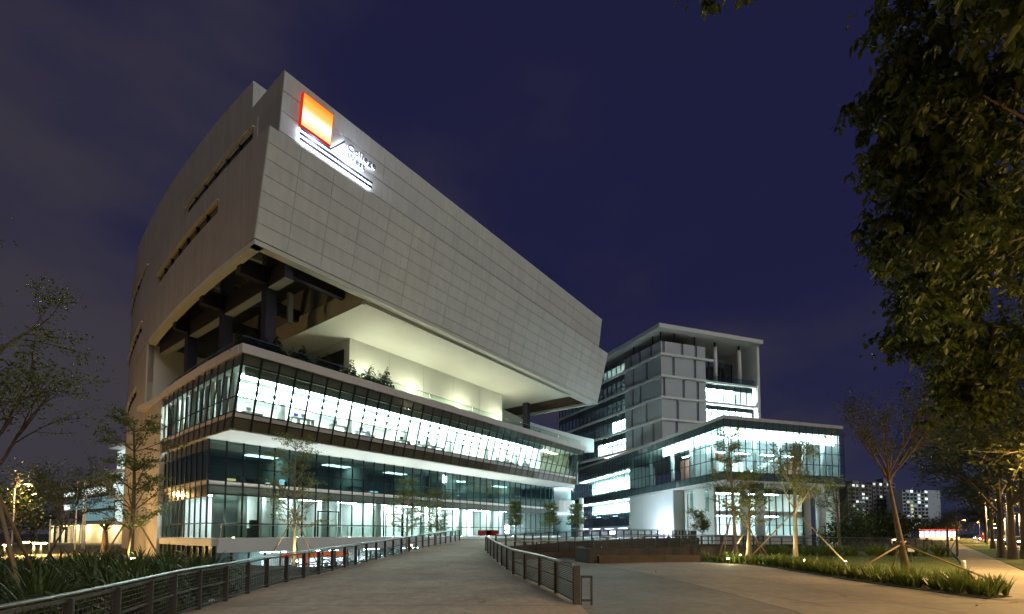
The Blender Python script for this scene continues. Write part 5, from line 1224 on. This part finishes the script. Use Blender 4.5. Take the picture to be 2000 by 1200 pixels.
# sodium street lamps
def street_lamp(label, loc, h, watt, arm=(1.2,0), em='light_sodium', group='sodium street lamps', r=.16, cut=True):
    o = empty('street_lamp', loc); tag(o, label, 'street lamp', group); a = Vector((arm[0], arm[1], 0))
    pb = MB().tube([(0,0,-.2),(0,0,h*.5),(0,0,h*.93)], [.11,.08,.06], 8); pb.tube([(0,0,h*.92), a*.35+Vector((0,0,h*.99)), a+Vector((0,0,h))], .045, 6); pb.build('pole', 'steel_dark' if h < 7 else 'band', o, smooth=True)
    MB().hexa([a+Vector(p) for p in ((-.3,-.13,h-.02),(.35,-.13,h-.02),(.35,.13,h-.02),(-.3,.13,h-.02),(-.2,-.08,h+.12),(.3,-.08,h+.1),(.3,.08,h+.1),(-.2,.08,h+.12))]).build('head', 'steel_dark', o)
    MB().lathe([(.02,-.17),(r*.8,-.12),(r,-.03),(r,-.021)], 10, (a.x, a.y, h)).build('bulb', em, o, smooth=True)
    if watt and cut: lamp('lamp', (a.x, a.y, h-.3), watt, (1.0,.62,.22), o, .25, 172, (0,0,-1))
    elif watt: lamp('lamp', (a.x, a.y, h-.4), watt, (1.0,.62,.22), o, .25)
    return o
# left lamps
for u, v, y, w, lab in ((45, 1058, 46, 2200, 'glaring orange lamp at the far left, left of the pair'), (66, 1060, 47, 1200, 'left lamp of the orange pair at the far left'), (80, 1060, 48, 1200, 'right lamp of the orange pair at the far left'), (8, 1070, 44, 300, 'small orange lamp at the left edge')):
    q = ony(u, v, y); street_lamp(lab, (q.x, q.y, -.1), max(1.1, q.z+.1), w, (.25,0), 'light_sodium', 'low lamps at the far left', r=.3, cut=False)
for k, (x, y) in enumerate(((-47, 36), (-64, 62))): street_lamp(['tall orange street lamp left of the photograph lighting the west wall', 'farther orange street lamp lighting the west wall'][k], (x, y, -.1), 8.5, 2600, (1.2, .6), cut=False)
# right lamps along the road
rl = [(1672, 1012, 92, 'orange lamp on a pole before the apartment blocks'), (1744, 1014, 150, 'small orange lamp above the trees'), (1741, 1053, 60, 'low orange lamp on a short post across the lawn')]
for u, v, y, lab in rl: q = ony(u, v, y); street_lamp(lab, (q.x, q.y, 0), q.z, 350, (.3,0), 'light_sodium', r=.2)
for k, (u, v, y) in enumerate(((1873, 1016, 170), (1901, 1020, 190), (1912, 1008, 205), (1928, 1024, 150), (1938, 1014, 165), (1932, 1031, 180), (1831, 1037, 210), (1981, 1000, 110))):
    q = ony(u, v, y); street_lamp('sodium street lamp over the road, ' + ['leftmost by the apartment side', 'on the curved mast', 'on the tallest mast', 'left of the bright cluster', 'in the bright cluster, highest', 'in the bright cluster, lowest', 'low and far above the bus', 'nearest the right edge'][k], (q.x, q.y, 0), q.z, 9000 if k in (3,4,7) else 4500, (1.4,-.6), 'light_sodium', r=.55)
# two lamps of the same row on the camera's side of the road, outside the frame
for k, (x, y, w) in enumerate(((27.5, 19.5, 11000), (14, -4.0, 9000), (44.5, 36, 9000))): street_lamp('street lamp of the road row, ' + ['beside the plaza just right of the photograph', 'behind the camera on the right', 'by the avenue trees'][k], (x, y, 0), 8.0, w, (-1.3, .6))
for k, y in enumerate((112, 138, 168, 205)): street_lamp('street lamp on the far side of the road, ' + ['nearest of four', 'second of four', 'third of four', 'farthest of four'][k], (fp(y)+22.2, y, 0), 8.2, 50000, (-1.6, .6), 'light_sodium', r=.4)
for k, y in enumerate((56, 74, 95, 120, 150, 190, 240, 300)):
    X = fp(y) + 27 + (k % 3)*3; tree('roadside_tree', 'dark tree across the road, ' + ['nearest at the right edge', 'second from the right edge', 'third from the right edge', 'fourth from the right edge', 'fifth from the right edge', 'beyond the fourth lamp', 'near the far road end', 'at the far road end'][k], (X, y, 0), 9 + (k*37 % 5), 'broad', 'leaf_street', 'bark', .42, 150+k, clear=.2, width=1.15, density=.4, group='trees across the road')
for k, y in enumerate((61, 86)): street_lamp('added street lamp hidden among the avenue trees, ' + ['nearer one', 'farther one'][k], (fp(y)+7.3, y, 0), 8.0, 13000, (1.5, -.6), 'light_sodium', r=.2)  # added lamps, hidden in the crowns, warm the road and trunks
street_lamp('added lantern outside the frame that brightens the overhanging tree', (15.8, 5.2, 0), 4.8, 2100, (-.5, .2), cut=False)  # added unseen lamp that lights the tree crown from below
# traffic lights
for u, v, y, lab in ((1993, 1033, 62, 'red traffic light at the right edge of the road'), (1918, 1043, 120, 'red traffic light low over the far road')):
    q = ony(u, v, y); o = empty('traffic_light', (q.x, q.y, 0)); tag(o, lab, 'traffic light'); MB().tube([(0,0,0),(0,0,q.z+.9)], .06, 8).build('pole', 'steel_dark', o); MB().box(-.18,.18,-.24,-.08,q.z-.6,q.z+.35).build('housing', 'black', o); MB().lathe([(.02,0),(.14,0),(.14,.01)], 10, (0,0,0)).build('red_lens', 'light_red', o)
    ln = o.children[-1]; ln.rotation_euler = (R(90),0,0); ln.location = (0,-.25,q.z); 
    for zz in (-.2, -.45): MB().box(-.1,.1,-.26,-.242,q.z+zz-.1,q.z+zz+.1).build('dark_lens', 'rubber', o)
# bollard, sign plate, posts on the lawn
q = onz(1883, 1118, .02); o = empty('bollard', (q.x, q.y, 0)); tag(o, 'white bollard at the lawn corner by the footpath', 'bollard'); MB().lathe([(.09,0),(.09,.58),(.07,.62),(.02,.63)], 12).build('post', 'white_post', o, smooth=True); MB().lathe([(.093,.42),(.093,.5)], 12).build('band', 'band', o)
q = onz(1780, 1098, .02); o = empty('plant_label', (q.x, q.y, 0)); tag(o, 'small white plate on a post beside the fan tree', 'sign'); MB().bar((0,0,0),(0,0,.75),.05).build('post', 'fence_metal', o); MB().box(-.22,.22,-.03,.0,.72,.98).build('plate', 'white_post', o)
for k, u in enumerate((1850, 1868)):
    q = ony(u, 1043, 42); o = empty('lawn_post', (q.x, q.y, 0)); tag(o, ['dark post left of the pair beside the footpath', 'taller dark post of the pair beside the footpath'][k], 'post'); MB().tube([(0,0,0),(.03,0,2.6+.5*k)], [.09,.07], 7).build('post', 'bark', o); MB().bar((-.9,0,0),(0,0,1.6),.05).build('brace', 'stake', o)

# ================================================================== VEHICLES
def car(label, loc, rz, body, head=True):
    o = empty('car', loc, rz); tag(o, label, 'car', 'cars on the road')
    prof = [(-2.1,.35),(2.1,.35),(2.15,.7),(1.9,.85),(1.0,.95),(.45,1.42),(-1.0,1.45),(-1.75,1.0),(-2.1,.92)]
    b = MB(); n = len(prof); 
    for yy_, s_ in ((-.82,1),(.82,1)): b.v += [(x, yy_*(1 if z < 1.0 else .84), z) for x, z in prof]
    b.f += [tuple(range(n)), tuple(reversed(range(n, 2*n)))] + [(i, n+i, n+(i+1)%n, (i+1)%n) for i in range(n)]
    b.build('body', body, o)
    MB().hexa([(1.0,-.68,.98),(1.0,.68,.98),(.93,.68,.98),(.93,-.68,.98),(.5,-.6,1.39),(.5,.6,1.39),(.43,.6,1.39),(.43,-.6,1.39)]).build('windscreen', 'glass_dark', o)
    for s_ in (-1, 1):
        MB().box(-1.2,.5,s_*.735-.012,s_*.735+.012,1.0,1.36).build('side_window', 'black', o)
        for x in (-1.35, 1.35):
            w = MB().lathe([(.2,-.1),(.32,-.09),(.32,.09),(.2,.1)], 14).build('wheel', 'rubber', o); w.rotation_euler = (R(90),0,0); w.location = (x, s_*.76, .32)
        MB().box(2.1,2.17,s_*.6-.17,s_*.6+.17,.6,.76).build('headlight', 'light_head', o); MB().box(-2.16,-2.09,s_*.6-.17,s_*.6+.17,.7,.84).build('tail_light', 'light_red', o)
    if head: lamp('headlamp', (2.9,0,.6), 130, (1,.8,.5), o, .2, 110, (1,0,-.12))
    return o
toward = math.atan2(-1, -.878); away = math.atan2(1, .878)
for k, (y, off, m, dr) in enumerate(((58, 11.5, 'car_silver', toward), (70, 17.5, 'car_red', away), (84, 11.5, 'car_dark', toward), (104, 11.4, 'car_silver', toward), (122, 17.6, 'car_dark', away), (140, 11.5, 'car_red', toward), (96, 14.6, 'car_dark', toward), (160, 11.5, 'car_silver', toward), (182, 14.6, 'car_dark', toward), (112, 14.7, 'car_silver', toward))):
    car(['silver car nearest on the road with headlights on', 'red car driving away with tail lights on', 'dark car behind the nearest silver one', 'silver car far down the road', 'dark car far off driving away', 'red car far down the road in the left lane', 'dark car in the middle lane with headlights on', 'silver car very far off in the left lane', 'dark car farthest down the road in the middle lane', 'silver car in the middle lane far down the road'][k], (fp(y)+off, y, -.035), dr, m, k < 4)
q = ony(1826, 1043, 128); BU = empty('bus', (q.x, q.y, -.04), R(4)); tag(BU, 'brightly lit bus with a red roof line behind the lawn', 'bus')
MB().box(-5.6,5.6,-1.25,1.25,.4,1.15).build('lower_body', 'bus_body', BU); MB().box(-5.6,5.6,-1.25,1.25,2.75,3.1).build('roof', 'car_red', BU); MB().box(-5.5,5.5,-1.1,-1.0,2.78,3.12).build('roof_light_line', 'light_red', BU)
MB().box(-5.4,5.4,-.6,.6,1.2,2.7).build('interior', 'shop_white', BU)
for k in range(7): MB().box(-5.5+k*1.58,-4.1+k*1.58,-1.24,-1.21,1.17,2.73).build('window', 'glass', BU); MB().box(-5.6+k*1.58,-5.5+k*1.58,-1.25,1.25,1.15,2.75).build('pillar', 'bus_body', BU)
for x in (-3.6, 3.4):
    w = MB().lathe([(.3,-.14),(.48,-.13),(.48,.13),(.3,.14)], 16).build('wheel', 'rubber', BU); w.rotation_euler = (R(90),0,0); w.location = (x,-1.12,.48)

# ================================================================== FAR BUILDINGS
def apartment(label, u0, u1, vt, y, depth, wall, lit_p, seed, endwall=None, steps=()):
    r = random.Random(seed); a = ony(u0, vt, y); c = ony(u1, vt, y+8); o = empty('apartment_block', (a.x, a.y, 0)); tag(o, label, 'building'); h = a.z; w = c.x - a.x; dy = c.y - a.y
    P = lambda f, n_=0: (w*f, dy*f + n_)
    MB().poly([P(0), P(1), P(1, depth), P(0, depth)], 0, h).build('wall', wall, o)
    for f0, f1, dz in steps: MB().poly([P(f0,-.8), P(f1,-.8), P(f1,6), P(f0,6)], 0, h+dz).build('bay_tower', wall, o)
    nf = 13; ncol = 7; fl_h = h/nf
    for i in range(1, nf):
        for j in range(ncol):
            f0 = (j+.14)/ncol; f1 = (j+.82)/ncol; z0 = i*fl_h+.9; z1 = z0+1.5; m = 'black'
            col_lit = lit_p * (3.0 if j in (2, 4) else .8)
            if r.random() < col_lit: m = r.choice(['win_white', 'win_white', 'win_yellow', 'win_cyan', 'win_bright'])
            pr_ = -.86 if any(s0 <= (f0+f1)/2 <= s1 for s0, s1, _ in steps) else -.06
            b = MB().hexa([(*P(f0,pr_),z0),(*P(f1,pr_),z0),(*P(f1,pr_+.05),z0),(*P(f0,pr_+.05),z0),(*P(f0,pr_),z1),(*P(f1,pr_),z1),(*P(f1,pr_+.05),z1),(*P(f0,pr_+.05),z1)]).build('window', m, o)
            if j in (1, 3, 5): MB().hexa([(*P(f0-.02,-.9),z0-.9),(*P(f1+.02,-.9),z0-.9),(*P(f1+.02,-.07),z0-.9),(*P(f0-.02,-.07),z0-.9),(*P(f0-.02,-.9),z0-.1),(*P(f1+.02,-.9),z0-.1),(*P(f1+.02,-.07),z0-.1),(*P(f0-.02,-.07),z0-.1)]).build('balcony', wall, o)
    if endwall:
        e0 = Vector(P(1)); e1 = e0 + Vector((11, 3.0)); MB().poly([tuple(e0), tuple(e1), (e1.x-2, e1.y+14), (e0.x-1, e0.y+14)], 0, h+.5).build('end_wall', endwall, o)
    return o
apartment('dark apartment block with scattered lit windows beside the podium', 1655, 1702, 945, 330, 14, 'apartment', .22, 1, steps=((.18,.48,2.2),))
apartment('dark apartment block between the podium side and the pale block', 1704, 1748, 942, 338, 14, 'apartment', .12, 2, steps=((.45,.85,3.0),))
apartment('pale apartment block with a plain white end wall', 1762, 1812, 957, 322, 14, 'apartment_pale', .20, 3, 'apartment_pale')
# low lit building at the far left
q0 = ony(112, 1043, 118); q1 = ony(240, 1043, 96); C = empty('annex_building', (q0.x, q0.y, 0)); tag(C, 'low brown annex with bright strip windows at the far left', 'building'); e = Vector((q1.x-q0.x, q1.y-q0.y)); Lc = e.length; e.normalize(); C.rotation_euler = (0,0,math.atan2(e.y, e.x))
MB().box(0, Lc, 0, 14, 4.4, 14.2).build('wall', 'render_wall', C); MB().box(Lc*.32, Lc, -1.2, 0, 5.4, 9.9).build('glass_bay', 'spandrel_teal', C)
for k in range(14): MB().box(Lc*.33+k*Lc*.046, Lc*.33+(k+.86)*Lc*.046, -1.26, -1.21, 7.2, 9.6).build('glass_pane', 'win_cyan', C); MB().box(Lc*.33+k*Lc*.046, Lc*.33+(k+.86)*Lc*.046, -1.26, -1.21, 4.7 if k > 4 else 5.5, 6.6).build('glass_pane', 'win_cyan' if k > 4 else 'spandrel', C)
for x0, x1, z0, z1 in ((.10,.28,10.8,11.6), (.10,.34,7.6,8.9), (.40,.76,10.7,12.0), (.86,.97,11.4,12.2)): MB().box(Lc*x0, Lc*x1, -.08, -.02, z0, z1).build('strip_window', 'win_bright', C)
MB().box(-2, Lc, -2.2, 10, 3.9, 4.4).build('canopy', 'cream', C); MB().box(0, Lc, 2.5, 3, -.1, 3.9).build('ground_wall', 'cream', C)
for k in range(6): MB().box(Lc*.1*k+2, Lc*.1*k+2.5, -1.8, -1.3, -.1, 3.9).build('column', 'cream', C)
for k in range(5): q = C.matrix_basis @ Vector((Lc*(.1+.2*k), 0.6, 3.0)); lamp('canopy_lamp', (Lc*(.1+.2*k), .6, 3.2), 900, (1,.72,.36), C, .3); MB().lathe([(.2,0),(.2,.06)], 10, (Lc*(.1+.2*k), .6, 3.82)).build('downlight', 'light_sodium_far', C)
# flagpoles and mast at the far left
for k, (u, y, vt) in enumerate(((152, 60, 942), (166, 66, 940), (170, 64, 944), (99, 62, 1008))):
    q = ony(u, vt, y); o = empty('flagpole' if k < 3 else 'lamp_mast', (q.x, q.y, -.1)); tag(o, ['white flagpole, leftmost of the three', 'white flagpole, middle of the three', 'white flagpole, rightmost of the three', 'grey lamp mast with small floodlights at the far left'][k], 'flagpole' if k < 3 else 'mast')
    MB().tube([(0,0,0),(0,0,q.z)], [.08,.045], 8).build('pole', 'white_post', o, smooth=True); MB().lathe([(.02,0),(.09,.06),(.09,.12),(.02,.18)], 8, (0,0,q.z)).build('finial', 'band', o)
    if k == 3: MB().box(-.7,.7,-.08,.08,q.z-.3,q.z).build('crossarm', 'steel_dark', o)
q = ony(205, 1043, 52); o = empty('small_palm', (q.x, q.y, -.1)); tag(o, 'small dark palm before the lit annex wall', 'tree'); MB().tube([(0,0,0),(.05,0,1.2),(0,0,2.4)], [.34,.28,.22], 8).build('trunk', 'bark', o, smooth=True); hd = link('crown', strap_mesh('crown', 40, 1.7, .12, .5, 'leaf_dark', 777, .1, .5), o); hd.location = (0,0,2.35)
